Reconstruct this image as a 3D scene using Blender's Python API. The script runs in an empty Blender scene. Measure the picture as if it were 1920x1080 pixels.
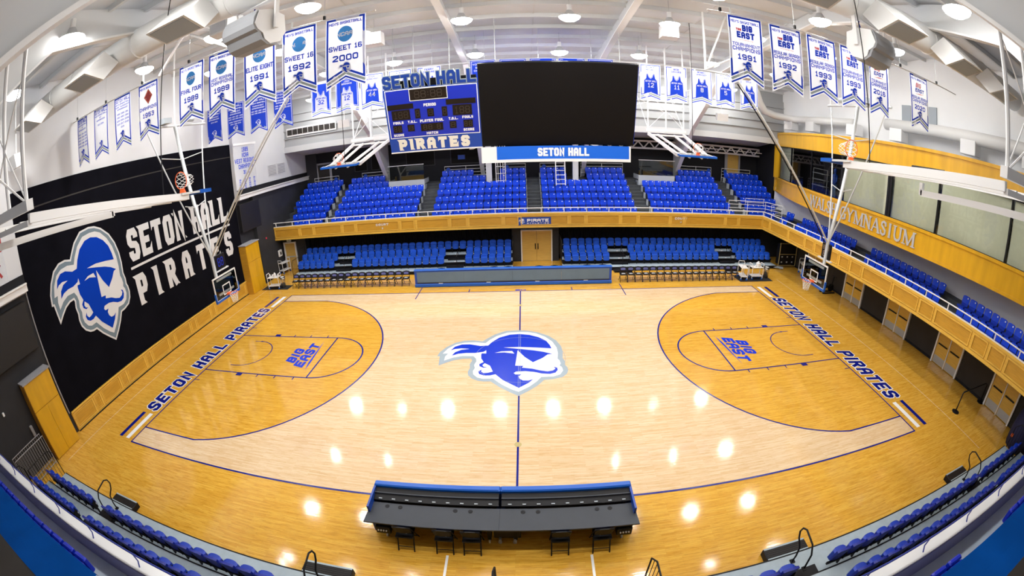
import bpy, math
from mathutils import Vector, Matrix
from mathutils.geometry import tessellate_polygon

sc = bpy.context.scene
col = sc.collection

# ------------------------------------------------------------------ camera, world, exposure
cam_d = bpy.data.cameras.new('camera')
cam_d.type = 'PANO'
cam_d.sensor_fit = 'HORIZONTAL'
cam_d.sensor_width = 36.0
cam_d.sensor_height = 20.25
cam_d.clip_start = 0.05
cam_d.clip_end = 400
try:
    cam_d.panorama_type = 'FISHEYE_LENS_POLYNOMIAL'
    cs = cam_d
except Exception:
    cam_d.cycles.panorama_type = 'FISHEYE_LENS_POLYNOMIAL'
    cs = cam_d.cycles
cs.fisheye_fov = math.radians(200)
cs.fisheye_polynomial_k0 = 0.0
cs.fisheye_polynomial_k1 = -0.06482165331348506
cs.fisheye_polynomial_k2 = -7.59767871585024e-05
cs.fisheye_polynomial_k3 = 2.4016833918530907e-07
cs.fisheye_polynomial_k4 = -3.5188175939115344e-07
cam = bpy.data.objects.new('camera', cam_d)
col.objects.link(cam)
R_ = [[0.9992700387306263, 0.02278571283990332, -0.030662696973197723],
      [0.020943249464511593, 0.34452692619287467, 0.9385427946715892],
      [0.031949491344306545, -0.9384998712937935, 0.3437982280122646]]
mw = Matrix.Identity(4)
for c_ in range(3):
    for r_ in range(3):
        mw[r_][c_] = R_[c_][r_]
mw[0][3], mw[1][3], mw[2][3] = 0.313818, -15.261089, 8.578779
cam.matrix_world = mw
sc.camera = cam

w = bpy.data.worlds.new('world')
sc.world = w
w.use_nodes = True
w.node_tree.nodes['Background'].inputs[0].default_value = (0.85, 0.92, 1.0, 1)
w.node_tree.nodes['Background'].inputs[1].default_value = 0.05

sc.view_settings.view_transform = 'Standard'
sc.view_settings.look = 'None'
sc.view_settings.gamma = 1.0
sc.view_settings.use_curve_mapping = False
sc.view_settings.exposure = 0.14
LAMP_STRENGTH = 92.0
sc.cycles.max_bounces = 8
sc.cycles.diffuse_bounces = 4
sc.cycles.glossy_bounces = 3
sc.cycles.transmission_bounces = 4
sc.cycles.sample_clamp_indirect = 6.0

# ------------------------------------------------------------------ materials
def S(r, g, b):
    f = lambda v: (v / 255) / 12.92 if v / 255 <= 0.04045 else ((v / 255 + 0.055) / 1.055) ** 2.4
    return (f(r), f(g), f(b))

def mat(name, colr, rough=0.5, metal=0.0, spec=0.5, var=0.0, vscale=6.0, coat=0.0, bump=0.0, bscale=40.0, emit=0.0, alpha=1.0, stretch=(1, 1, 1)):
    m = bpy.data.materials.new(name)
    m.use_nodes = True
    nt = m.node_tree
    b = nt.nodes['Principled BSDF']
    b.inputs['Base Color'].default_value = (*colr, 1)
    b.inputs['Roughness'].default_value = rough
    b.inputs['Metallic'].default_value = metal
    b.inputs['Specular IOR Level'].default_value = spec
    b.inputs['Coat Weight'].default_value = coat
    b.inputs['Coat Roughness'].default_value = 0.08
    if emit:
        b.inputs['Emission Color'].default_value = (*colr, 1)
        b.inputs['Emission Strength'].default_value = emit
    tc = nt.nodes.new('ShaderNodeTexCoord')
    mp = nt.nodes.new('ShaderNodeMapping')
    mp.inputs['Scale'].default_value = stretch
    nt.links.new(tc.outputs['Object'], mp.inputs['Vector'])
    if var:
        n = nt.nodes.new('ShaderNodeTexNoise')
        n.inputs['Scale'].default_value = vscale
        n.inputs['Detail'].default_value = 4
        nt.links.new(mp.outputs[0], n.inputs['Vector'])
        cr = nt.nodes.new('ShaderNodeValToRGB')
        cr.color_ramp.elements[0].position = 0.3
        cr.color_ramp.elements[1].position = 0.7
        cr.color_ramp.elements[0].color = (*[c * (1 - var) for c in colr], 1)
        cr.color_ramp.elements[1].color = (*[min(1, c * (1 + var)) for c in colr], 1)
        nt.links.new(n.outputs['Fac'], cr.inputs['Fac'])
        nt.links.new(cr.outputs['Color'], b.inputs['Base Color'])
    if bump:
        n2 = nt.nodes.new('ShaderNodeTexNoise')
        n2.inputs['Scale'].default_value = bscale
        nt.links.new(mp.outputs[0], n2.inputs['Vector'])
        bp = nt.nodes.new('ShaderNodeBump')
        bp.inputs['Strength'].default_value = bump
        bp.inputs['Distance'].default_value = 0.02
        nt.links.new(n2.outputs['Fac'], bp.inputs['Height'])
        nt.links.new(bp.outputs['Normal'], b.inputs['Normal'])
    return m

def floor_mat(name, c1, c2, cm, knot):
    m = bpy.data.materials.new(name)
    m.use_nodes = True
    nt = m.node_tree
    b = nt.nodes['Principled BSDF']
    tc = nt.nodes.new('ShaderNodeTexCoord')
    br = nt.nodes.new('ShaderNodeTexBrick')
    br.inputs['Scale'].default_value = 1.0
    br.inputs['Brick Width'].default_value = 0.95
    br.inputs['Row Height'].default_value = 0.057
    br.inputs['Mortar Size'].default_value = 0.0012
    br.inputs['Mortar Smooth'].default_value = 0.2
    br.offset = 0.37
    br.squash = 1.0
    br.inputs['Color1'].default_value = (*c1, 1)
    br.inputs['Color2'].default_value = (*c2, 1)
    br.inputs['Mortar'].default_value = (*cm, 1)
    nt.links.new(tc.outputs['Object'], br.inputs['Vector'])
    mp = nt.nodes.new('ShaderNodeMapping')
    mp.inputs['Scale'].default_value = (1.6, 16, 1)
    nt.links.new(tc.outputs['Object'], mp.inputs['Vector'])
    n = nt.nodes.new('ShaderNodeTexNoise')
    n.inputs['Scale'].default_value = 1.3
    n.inputs['Detail'].default_value = 6
    n.inputs['Roughness'].default_value = 0.7
    nt.links.new(mp.outputs[0], n.inputs['Vector'])
    cr = nt.nodes.new('ShaderNodeValToRGB')
    cr.color_ramp.elements[0].position = 0.36
    cr.color_ramp.elements[0].color = (*knot, 1)
    cr.color_ramp.elements[1].position = 0.52
    cr.color_ramp.elements[1].color = (1, 1, 1, 1)
    nt.links.new(n.outputs['Fac'], cr.inputs['Fac'])
    mx = nt.nodes.new('ShaderNodeMix')
    mx.data_type = 'RGBA'
    mx.blend_type = 'MULTIPLY'
    mx.inputs['Factor'].default_value = 1.0
    nt.links.new(br.outputs['Color'], mx.inputs['A'])
    nt.links.new(cr.outputs['Color'], mx.inputs['B'])
    nt.links.new(mx.outputs['Result'], b.inputs['Base Color'])
    b.inputs['Roughness'].default_value = 0.09
    b.inputs['Specular IOR Level'].default_value = 0.5
    n3 = nt.nodes.new('ShaderNodeTexNoise')
    n3.inputs['Scale'].default_value = 1.1
    nt.links.new(mp.outputs[0], n3.inputs['Vector'])
    bp = nt.nodes.new('ShaderNodeBump')
    bp.inputs['Strength'].default_value = 0.06
    bp.inputs['Distance'].default_value = 0.01
    nt.links.new(n3.outputs['Fac'], bp.inputs['Height'])
    nt.links.new(bp.outputs['Normal'], b.inputs['Normal'])
    return m

M = {}
M['floor_amber'] = floor_mat('amber_maple_floor', (0.74, 0.43, 0.066), (0.65, 0.34, 0.038), (0.40, 0.20, 0.022), (0.78, 0.70, 0.55))
M['floor_pale'] = floor_mat('pale_maple_floor', (0.77, 0.595, 0.385), (0.70, 0.49, 0.28), (0.52, 0.36, 0.19), (0.88, 0.80, 0.68))
M['line_blue'] = mat('court_line_blue', (0.004, 0.010, 0.20), 0.2)
M['logo_blue'] = mat('painted_logo_blue', (0.004, 0.035, 0.55), 0.18)
M['print_blue'] = mat('banner_blue', (0.012, 0.06, 0.66), 0.7, spec=0.2)
M['navy_print'] = mat('banner_royal_blue', (0.01, 0.045, 0.5), 0.7, spec=0.2)
M['light_blue'] = mat('disc_light_blue', (0.06, 0.3, 0.76), 0.7, spec=0.2)
M['paint_white'] = mat('painted_white', (0.86, 0.87, 0.88), 0.25)
M['paint_grey'] = mat('painted_grey', (0.33, 0.40, 0.45), 0.25)
M['gold'] = mat('brass_plate', (0.50, 0.40, 0.17), 0.4, metal=0.3)
M['cloth_white'] = mat('banner_cloth_white', (0.90, 0.92, 0.97), 0.8, spec=0.15, var=0.03)
def cloth_fix(m):
    nt = m.node_tree; b = nt.nodes['Principled BSDF']; out = nt.nodes['Material Output']
    tr = nt.nodes.new('ShaderNodeBsdfTranslucent'); mx = nt.nodes.new('ShaderNodeMixShader')
    tr.inputs[0].default_value = (0.9, 0.92, 0.97, 1); mx.inputs[0].default_value = 0.35
    nt.links.new(b.outputs[0], mx.inputs[1]); nt.links.new(tr.outputs[0], mx.inputs[2]); nt.links.new(mx.outputs[0], out.inputs[0])
cloth_fix(M['cloth_white'])
M['stripe_grey'] = mat('banner_stripe_grey', (0.42, 0.50, 0.50), 0.8, spec=0.1)
M['red'] = mat('print_red', (0.62, 0.02, 0.05), 0.7)
M['orange'] = mat('rim_orange', (0.85, 0.13, 0.02), 0.4)
M['maroon'] = mat('print_maroon', (0.35, 0.03, 0.03), 0.7)
M['mural'] = mat('black_mural_cloth', (0.0045, 0.0045, 0.0075), 0.9, spec=0.05, var=0.2, vscale=1.2)
M['mural_white'] = mat('mural_print_white', (0.62, 0.62, 0.63), 0.8, spec=0.1)
M['mural_grey'] = mat('mural_print_grey', (0.16, 0.21, 0.25), 0.8, spec=0.1)
M['mural_blue'] = mat('mural_print_blue', (0.0, 0.035, 0.38), 0.8, spec=0.1)
M['wall_white'] = mat('white_painted_wall', (0.62, 0.63, 0.65), 0.7, var=0.03, vscale=0.6, spec=0.25)
M['wall_dark'] = mat('charcoal_painted_wall', (0.030, 0.031, 0.036), 0.6, var=0.1, vscale=1.5, spec=0.3)
M['wall_brown'] = mat('dark_brown_wall', (0.030, 0.026, 0.023), 0.6, var=0.1, vscale=1.5, spec=0.3)
M['wall_black'] = mat('black_painted_wall', (0.012, 0.012, 0.015), 0.7, spec=0.2)
M['wall_light_grey'] = mat('light_grey_painted_wall', (0.78, 0.78, 0.82), 0.7, spec=0.2, var=0.03, vscale=0.8)
M['wall_white_right'] = mat('bright_white_wall', (0.93, 0.94, 0.95), 0.7, spec=0.2, var=0.02, vscale=0.6)
M['siding'] = mat('off_white_siding', (0.40, 0.41, 0.42), 0.7, spec=0.2)
M['wall_grey'] = mat('grey_painted_wall', (0.33, 0.33, 0.35), 0.7, spec=0.2, var=0.04, vscale=0.8)
M['pad_black'] = mat('black_wall_pad', (0.008, 0.008, 0.010), 0.55)
M['ceiling'] = mat('ceiling_liner', (0.68, 0.70, 0.73), 0.8, spec=0.2, var=0.04, vscale=0.5)
M['steel_white'] = mat('white_painted_steel', (0.80, 0.80, 0.80), 0.45)
M['frame_grey'] = mat('pale_grey_painted_steel', (0.62, 0.63, 0.64), 0.5)
M['steel_grey'] = mat('grey_steel_pipe', (0.48, 0.50, 0.51), 0.35, metal=0.4)
M['duct'] = mat('white_spiral_duct', (0.70, 0.70, 0.69), 0.5, bump=0.05, bscale=8)
M['grille'] = mat('grey_register_grille', (0.36, 0.40, 0.44), 0.6)
M['wood_inset'] = mat('groove_shaded_maple_veneer', (0.56, 0.30, 0.032), 0.35, var=0.10, vscale=2.0, stretch=(1, 1, 9), coat=0.15)  # darker copy of the maple: groove shade painted into insets and closet carcass
M['wood'] = mat('honey_maple_veneer', (0.76, 0.47, 0.075), 0.32, var=0.10, vscale=2.0, stretch=(1, 1, 9), coat=0.2)
M['wood_band'] = mat('golden_maple_veneer', (0.68, 0.37, 0.010), 0.32, var=0.10, vscale=1.0, stretch=(3, 3, 0.5), coat=0.2)
M['wood_pale'] = mat('light_maple_veneer', (0.62, 0.40, 0.10), 0.35, var=0.08, vscale=2.0, stretch=(1, 1, 9), coat=0.15)
M['seat_blue'] = mat('blue_plastic_seat', (0.001, 0.055, 0.68), 0.42, spec=0.3)
M['seat_pan_blue'] = mat('blue_plastic_seat_pan', (0.002, 0.050, 0.60), 0.38)
M['seat_pad'] = mat('blue_seat_upholstery', (0.004, 0.085, 0.60), 0.6, bump=0.1, bscale=200)
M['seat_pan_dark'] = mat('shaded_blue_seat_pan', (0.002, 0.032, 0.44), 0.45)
M['seat_navy'] = mat('deep_blue_seat_plastic', (0.004, 0.020, 0.42), 0.35)
M['tarp'] = mat('blue_tarpaulin', (0.0, 0.045, 0.22), 0.9, spec=0.05, var=0.15, vscale=0.7)
M['tag'] = mat('white_number_tag', (0.85, 0.87, 0.9), 0.4)
M['black'] = mat('black_plastic', (0.007, 0.007, 0.009), 0.5, spec=0.25)
M['black_metal'] = mat('black_powder_coated_metal', (0.008, 0.008, 0.010), 0.5, spec=0.25)
M['deck'] = mat('pale_grey_deck', (0.37, 0.45, 0.50), 0.6, var=0.06, vscale=5)
M['riser'] = mat('charcoal_concrete', (0.060, 0.066, 0.072), 0.75, var=0.12, vscale=3)
M['endpanel'] = mat('light_grey_end_panel', (0.50, 0.54, 0.58), 0.6)
M['desk'] = mat('slate_grey_desktop', (0.030, 0.036, 0.048), 0.55, var=0.06, vscale=3)
M['pad_blue'] = mat('blue_vinyl_pad', (0.005, 0.10, 0.50), 0.35)
M['led_grey'] = mat('grey_display_face', (0.12, 0.185, 0.26), 0.5, var=0.05, vscale=2)
M['screen_black'] = mat('dark_display_face', (0.006, 0.005, 0.005), 0.6, spec=0.12)
M['window_brown'] = mat('dark_brown_display', (0.014, 0.009, 0.006), 0.6, spec=0.15)
M['sign_edge'] = mat('grey_sign_edge', (0.26, 0.31, 0.32), 0.4)
M['sign_blue'] = mat('deep_sign_blue', (0.003, 0.035, 0.24), 0.4)
M['digit'] = mat('unlit_display_digits', (0.030, 0.020, 0.012), 0.5)
M['digit_lit'] = mat('unlit_amber_digits', (0.25, 0.18, 0.12), 0.5)
M['board_blue'] = mat('scoreboard_blue', (0.004, 0.022, 0.42), 0.4)
M['board_blue2'] = mat('scoreboard_panel_blue', (0.006, 0.055, 0.36), 0.4)
M['strip_blue'] = mat('ribbon_board_blue', (0.004, 0.12, 0.66), 0.4)
M['cream'] = mat('cream_lettering', (0.76, 0.74, 0.66), 0.5)
M['silver'] = mat('brushed_silver_lettering', (0.55, 0.56, 0.58), 0.35, metal=0.3)
M['mast'] = mat('aluminium_pipe', (0.60, 0.62, 0.62), 0.35, metal=0.3)
M['stainless'] = mat('brushed_stainless', (0.55, 0.52, 0.47), 0.25, metal=0.9)
M['net'] = mat('white_net_cord', (0.82, 0.82, 0.80), 0.8)
M['mat_black'] = mat('black_rubber_mat', (0.012, 0.012, 0.014), 0.8)
M['cap_white'] = mat('white_ledge_cap', (0.80, 0.80, 0.80), 0.25)
M['purple'] = mat('dark_slate_ledge_back', (0.13, 0.12, 0.26), 0.5)
M['slate'] = mat('slate_balcony_floor', (0.50, 0.58, 0.68), 0.6, var=0.05, vscale=3)
M['curtain'] = mat('black_pleated_curtain', (0.012, 0.012, 0.015), 0.85, spec=0.15)
M['pipe_blue'] = mat('blue_painted_rail', (0.03, 0.05, 0.30), 0.3)
M['exit_green'] = mat('exit_sign_green', (0.02, 0.30, 0.18), 0.4)
M['blind'] = mat('sage_roller_blind', (0.78, 0.80, 0.64), 0.7, var=0.03)
M['denim'] = mat('denim_trousers', (0.08, 0.15, 0.30), 0.8)
M['navy_dark'] = mat('navy_cover_cloth', (0.012, 0.014, 0.06), 0.8)
M['speaker_grey'] = mat('speaker_grille_grey', (0.30, 0.31, 0.33), 0.6)
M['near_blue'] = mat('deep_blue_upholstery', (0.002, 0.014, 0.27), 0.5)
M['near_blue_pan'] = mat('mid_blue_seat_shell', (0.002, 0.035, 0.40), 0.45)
M['lamp'] = mat('lamp_lens', (1.0, 0.985, 0.95), 0.4, emit=LAMP_STRENGTH)
M['lamp_bell'] = mat('lamp_bell_aluminium', (0.55, 0.56, 0.58), 0.4)

def glass_mat(name, tint, alpha, rough=0.02):
    m = bpy.data.materials.new(name)
    m.use_nodes = True
    nt = m.node_tree
    b = nt.nodes['Principled BSDF']
    tr = nt.nodes.new('ShaderNodeBsdfTransparent')
    tr.inputs[0].default_value = (*tint, 1)
    gl = nt.nodes.new('ShaderNodeBsdfGlossy')
    gl.inputs['Roughness'].default_value = rough
    fr = nt.nodes.new('ShaderNodeFresnel')
    fr.inputs[0].default_value = 1.5
    mx = nt.nodes.new('ShaderNodeMixShader')
    mth = nt.nodes.new('ShaderNodeMath')
    mth.operation = 'ADD'
    mth.inputs[1].default_value = alpha
    nt.links.new(fr.outputs[0], mth.inputs[0])
    nt.links.new(mth.outputs[0], mx.inputs[0])
    nt.links.new(tr.outputs[0], mx.inputs[1])
    nt.links.new(gl.outputs[0], mx.inputs[2])
    nt.links.new(mx.outputs[0], nt.nodes['Material Output'].inputs[0])
    nt.nodes.remove(b)
    return m
M['glass'] = glass_mat('clear_glass', (0.90, 0.95, 0.93), 0.04)
M['glass_window'] = glass_mat('window_glass', (0.96, 0.98, 0.96), 0.03)

# ------------------------------------------------------------------ mesh helpers
def V(*a): return Vector(a)

class MB:
    def __init__(s):
        s.v = []; s.f = []; s.eps = False
    def quad(s, a, b, c, d):
        n = len(s.v); s.v += [tuple(a), tuple(b), tuple(c), tuple(d)]; s.f.append((n, n + 1, n + 2, n + 3)); return s
    def poly(s, pts):
        n = len(s.v); s.v += [tuple(p) for p in pts]; s.f.append(tuple(range(n, n + len(pts)))); return s
    def box(s, x0, x1, y0, y1, z0, z1):
        n = len(s.v)
        s.v += [(x0, y0, z0), (x1, y0, z0), (x1, y1, z0), (x0, y1, z0), (x0, y0, z1), (x1, y0, z1), (x1, y1, z1), (x0, y1, z1)]
        s.f += [tuple(n + i for i in q) for q in ((0, 3, 2, 1), (4, 5, 6, 7), (0, 1, 5, 4), (1, 2, 6, 5), (2, 3, 7, 6), (3, 0, 4, 7))]
        return s
    def hexa(s, p):
        n = len(s.v); s.v += [tuple(q) for q in p]
        s.f += [tuple(n + i for i in q) for q in ((0, 3, 2, 1), (4, 5, 6, 7), (0, 1, 5, 4), (1, 2, 6, 5), (2, 3, 7, 6), (3, 0, 4, 7))]
        return s
    def cbox(s, x0, x1, y0, y1, z0, z1, c):
        """box with chamfered edges along all top and bottom rims"""
        rings = []
        for z, k in ((z0, c), (z0 + c, 0), (z1 - c, 0), (z1, c)):
            n = len(s.v)
            a, b_, d, e = x0 + k, x1 - k, y0 + k, y1 - k
            q = c * 0.7
            s.v += [(a + q, d, z), (b_ - q, d, z), (b_, d + q, z), (b_, e - q, z), (b_ - q, e, z), (a + q, e, z), (a, e - q, z), (a, d + q, z)]
            rings.append(n)
        for i in range(3):
            for j in range(8):
                a_, b2 = rings[i] + j, rings[i] + (j + 1) % 8
                s.f.append((a_, b2, rings[i + 1] + (j + 1) % 8, rings[i + 1] + j))
        s.f.append(tuple(rings[0] + j for j in range(7, -1, -1)))
        s.f.append(tuple(rings[3] + j for j in range(8)))
        return s
    def bar(s, p, q, w, h=None, up=(0, 0, 1)):
        h = h or w
        p, q = Vector(p), Vector(q); d = (q - p).normalized(); u = Vector(up)
        if abs(d.dot(u)) > 0.98: u = Vector((1, 0, 0)) if abs(d.x) < 0.9 else Vector((0, 1, 0))
        r = d.cross(u).normalized(); u = r.cross(d).normalized()
        pts = []
        for c in (p, q):
            for a, b in ((-1, -1), (1, -1), (1, 1), (-1, 1)):
                pts.append(c + r * (a * w / 2) + u * (b * h / 2))
        n = len(s.v); s.v += [tuple(x) for x in pts]
        s.f += [tuple(n + i for i in k) for k in ((0, 1, 2, 3), (7, 6, 5, 4), (0, 4, 5, 1), (1, 5, 6, 2), (2, 6, 7, 3), (3, 7, 4, 0))]
        return s
    def tube(s, pts, r, n=8, r2=None, cap=True):
        pts = [Vector(p) for p in pts]; m = len(pts); rings = []
        u = None
        for i, p in enumerate(pts):
            d = (pts[min(i + 1, m - 1)] - pts[max(i - 1, 0)]).normalized()
            if u is None:
                u = Vector((0, 0, 1)) if abs(d.z) < 0.9 else Vector((1, 0, 0))
            u = (u - d * u.dot(d)).normalized(); w_ = d.cross(u)
            rr = r if r2 is None else r + (r2 - r) * i / (m - 1)
            rings.append(len(s.v))
            for k in range(n):
                a = 2 * math.pi * k / n
                s.v.append(tuple(p + u * (rr * math.cos(a)) + w_ * (rr * math.sin(a))))
        for i in range(m - 1):
            for k in range(n):
                s.f.append((rings[i] + k, rings[i] + (k + 1) % n, rings[i + 1] + (k + 1) % n, rings[i + 1] + k))
        if cap:
            s.f.append(tuple(rings[0] + k for k in range(n - 1, -1, -1))); s.f.append(tuple(rings[-1] + k for k in range(n)))
        return s
    def lathe(s, c, prof, n=20, axis=2):
        rings = []
        for r, h in prof:
            rings.append(len(s.v))
            for k in range(n):
                a = 2 * math.pi * k / n; x, y = r * math.cos(a), r * math.sin(a)
                if axis == 2: p = (c[0] + x, c[1] + y, c[2] + h)
                elif axis == 1: p = (c[0] + x, c[1] + h, c[2] + y)
                else: p = (c[0] + h, c[1] + x, c[2] + y)
                s.v.append(p)
        for i in range(len(prof) - 1):
            for k in range(n):
                s.f.append((rings[i] + k, rings[i] + (k + 1) % n, rings[i + 1] + (k + 1) % n, rings[i + 1] + k))
        if prof[0][0] > 1e-4: s.f.append(tuple(rings[0] + k for k in range(n - 1, -1, -1)))
        if prof[-1][0] > 1e-4: s.f.append(tuple(rings[-1] + k for k in range(n)))
        return s
    def ring(s, c, R, r, U, W, n=20, m=6):
        U, W = Vector(U), Vector(W); N = U.cross(W); c = Vector(c); st = len(s.v)
        for i in range(n):
            a = 2 * math.pi * i / n; d = U * math.cos(a) + W * math.sin(a)
            for j in range(m):
                b = 2 * math.pi * j / m
                s.v.append(tuple(c + d * (R + r * math.cos(b)) + N * (r * math.sin(b))))
        for i in range(n):
            for j in range(m):
                s.f.append((st + i * m + j, st + ((i + 1) % n) * m + j, st + ((i + 1) % n) * m + (j + 1) % m, st + i * m + (j + 1) % m))
        return s
    # ---- flat shapes on a mapped surface; fn(u, v, n) -> point
    def area(s, fn, pts, n=0.0, holes=()):
        loops = [[Vector((p[0], p[1], 0)) for p in pts]] + [[Vector((p[0], p[1], 0)) for p in h] for h in holes]
        flat = [p for l in loops for p in l]
        st = len(s.v); s.v += [tuple(fn(p.x, p.y, n)) for p in flat]
        for t in tessellate_polygon(loops):
            a, b, c = t
            A, B, C_ = flat[a], flat[b], flat[c]
            if (B - A).cross(C_ - A).z < 0: a, c = c, a
            s.f.append((st + a, st + b, st + c))
        return s
    def prism(s, fn, pts, n0, n1):
        s.area(fn, pts, n1)
        k = len(pts); st = len(s.v)
        s.v += [tuple(fn(p[0], p[1], n0)) for p in pts] + [tuple(fn(p[0], p[1], n1)) for p in pts]
        for i in range(k):
            j = (i + 1) % k
            s.f.append((st + i, st + j, st + k + j, st + k + i))
        return s
    def stroke(s, fn, pts, wd, n=0.0, closed=False, cap=0.5, depth=0.0, ell=0.0):
        P = [Vector((a, b)) for a, b in pts]; m = len(P); L = []; Rr = []
        for i in range(m):
            if closed:
                d0 = (P[i] - P[i - 1]).normalized(); d1 = (P[(i + 1) % m] - P[i]).normalized()
            else:
                d1 = (P[i + 1] - P[i]).normalized() if i < m - 1 else (P[i] - P[i - 1]).normalized()
                d0 = (P[i] - P[i - 1]).normalized() if i else d1
            t = (d0 + d1)
            t = t.normalized() if t.length > 1e-6 else d0
            nn = Vector((-t.y, t.x)); n0 = Vector((-d0.y, d0.x))
            k = wd / 2 / max(0.45, nn.dot(n0)); p = P[i].copy()
            if not closed:
                if i == 0: p -= d1 * wd * cap
                if i == m - 1: p += d0 * wd * cap
            L.append(p + nn * k); Rr.append(p - nn * k)
        rng = range(m) if closed else range(m - 1)
        for i in rng:
            j = (i + 1) % m
            q = [Rr[i], Rr[j], L[j], L[i]]
            n_ = n + (.0004 * (i % 3) if s.eps else 0)
            s.poly([fn(a.x, a.y, n_) for a in q])
            if depth:
                for a, b in ((0, 1), (2, 3), (1, 2), (3, 0)):
                    s.quad(fn(q[a].x, q[a].y, n - depth), fn(q[b].x, q[b].y, n - depth), fn(q[b].x, q[b].y, n), fn(q[a].x, q[a].y, n))
        return s
    def mesh(s, name, material, origin=(0, 0, 0), smooth=False):
        me = bpy.data.meshes.new(name)
        ox, oy, oz = origin
        me.from_pydata([(x - ox, y - oy, z - oz) for x, y, z in s.v], [], s.f)
        me.materials.append(material)
        if smooth:
            me.polygons.foreach_set('use_smooth', [True] * len(me.polygons))
        me.update()
        return me

def tag(o, label=None, cat=None, group=None, kind=None):
    if label:
        o['label'] = label
        if len(label.split()) > 16: print('LONG', len(label.split()), label)
    if cat: o['category'] = cat
    if group: o['group'] = group
    if kind: o['kind'] = kind
    return o

def thing(name, label, cat, loc=(0, 0, 0), group=None, rz=0.0):
    o = bpy.data.objects.new(name, None)
    o.empty_display_size = 0.2
    col.objects.link(o); o.location = loc; o.rotation_euler[2] = rz
    return tag(o, label, cat, group)

def worigin(o):
    x = y = z = 0.0
    while o is not None:
        x += o.location[0]; y += o.location[1]; z += o.location[2]; o = o.parent
    return (x, y, z)

def part(name, mb, m, parent, smooth=False, label=None, local=False, kind=None):
    """mb is in world coordinates unless local"""
    org = (0, 0, 0) if local or parent is None else worigin(parent)
    me = mb.mesh(name, M[m], org, smooth)
    o = bpy.data.objects.new(name, me); col.objects.link(o)
    if parent is not None: o.parent = parent
    if label: o['label'] = label
    if kind: o['kind'] = kind
    return o

def solo(name, mb, m, label, cat, loc=(0, 0, 0), group=None, smooth=False):
    me = mb.mesh(name, M[m], loc, smooth)
    o = bpy.data.objects.new(name, me); col.objects.link(o); o.location = loc
    return tag(o, label, cat, group)

def struct(name, mb, m, smooth=False):
    o = part(name, mb, m, None, smooth); o['kind'] = 'structure'; return o

def copy_tree(o, parent=None):
    c = o.copy(); col.objects.link(c)
    if parent is not None: c.parent = parent
    for ch in list(o.children): copy_tree(ch, c)
    return c

ORD = 'first second third fourth fifth sixth seventh eighth ninth tenth eleventh twelfth thirteenth fourteenth fifteenth sixteenth seventeenth eighteenth nineteenth twentieth'.split()
for t_ in ('twenty', 'thirty'):
    ORD += [t_ + '-' + k for k in ORD[:9]] + (['thirtieth'] if t_ == 'twenty' else [])

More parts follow.
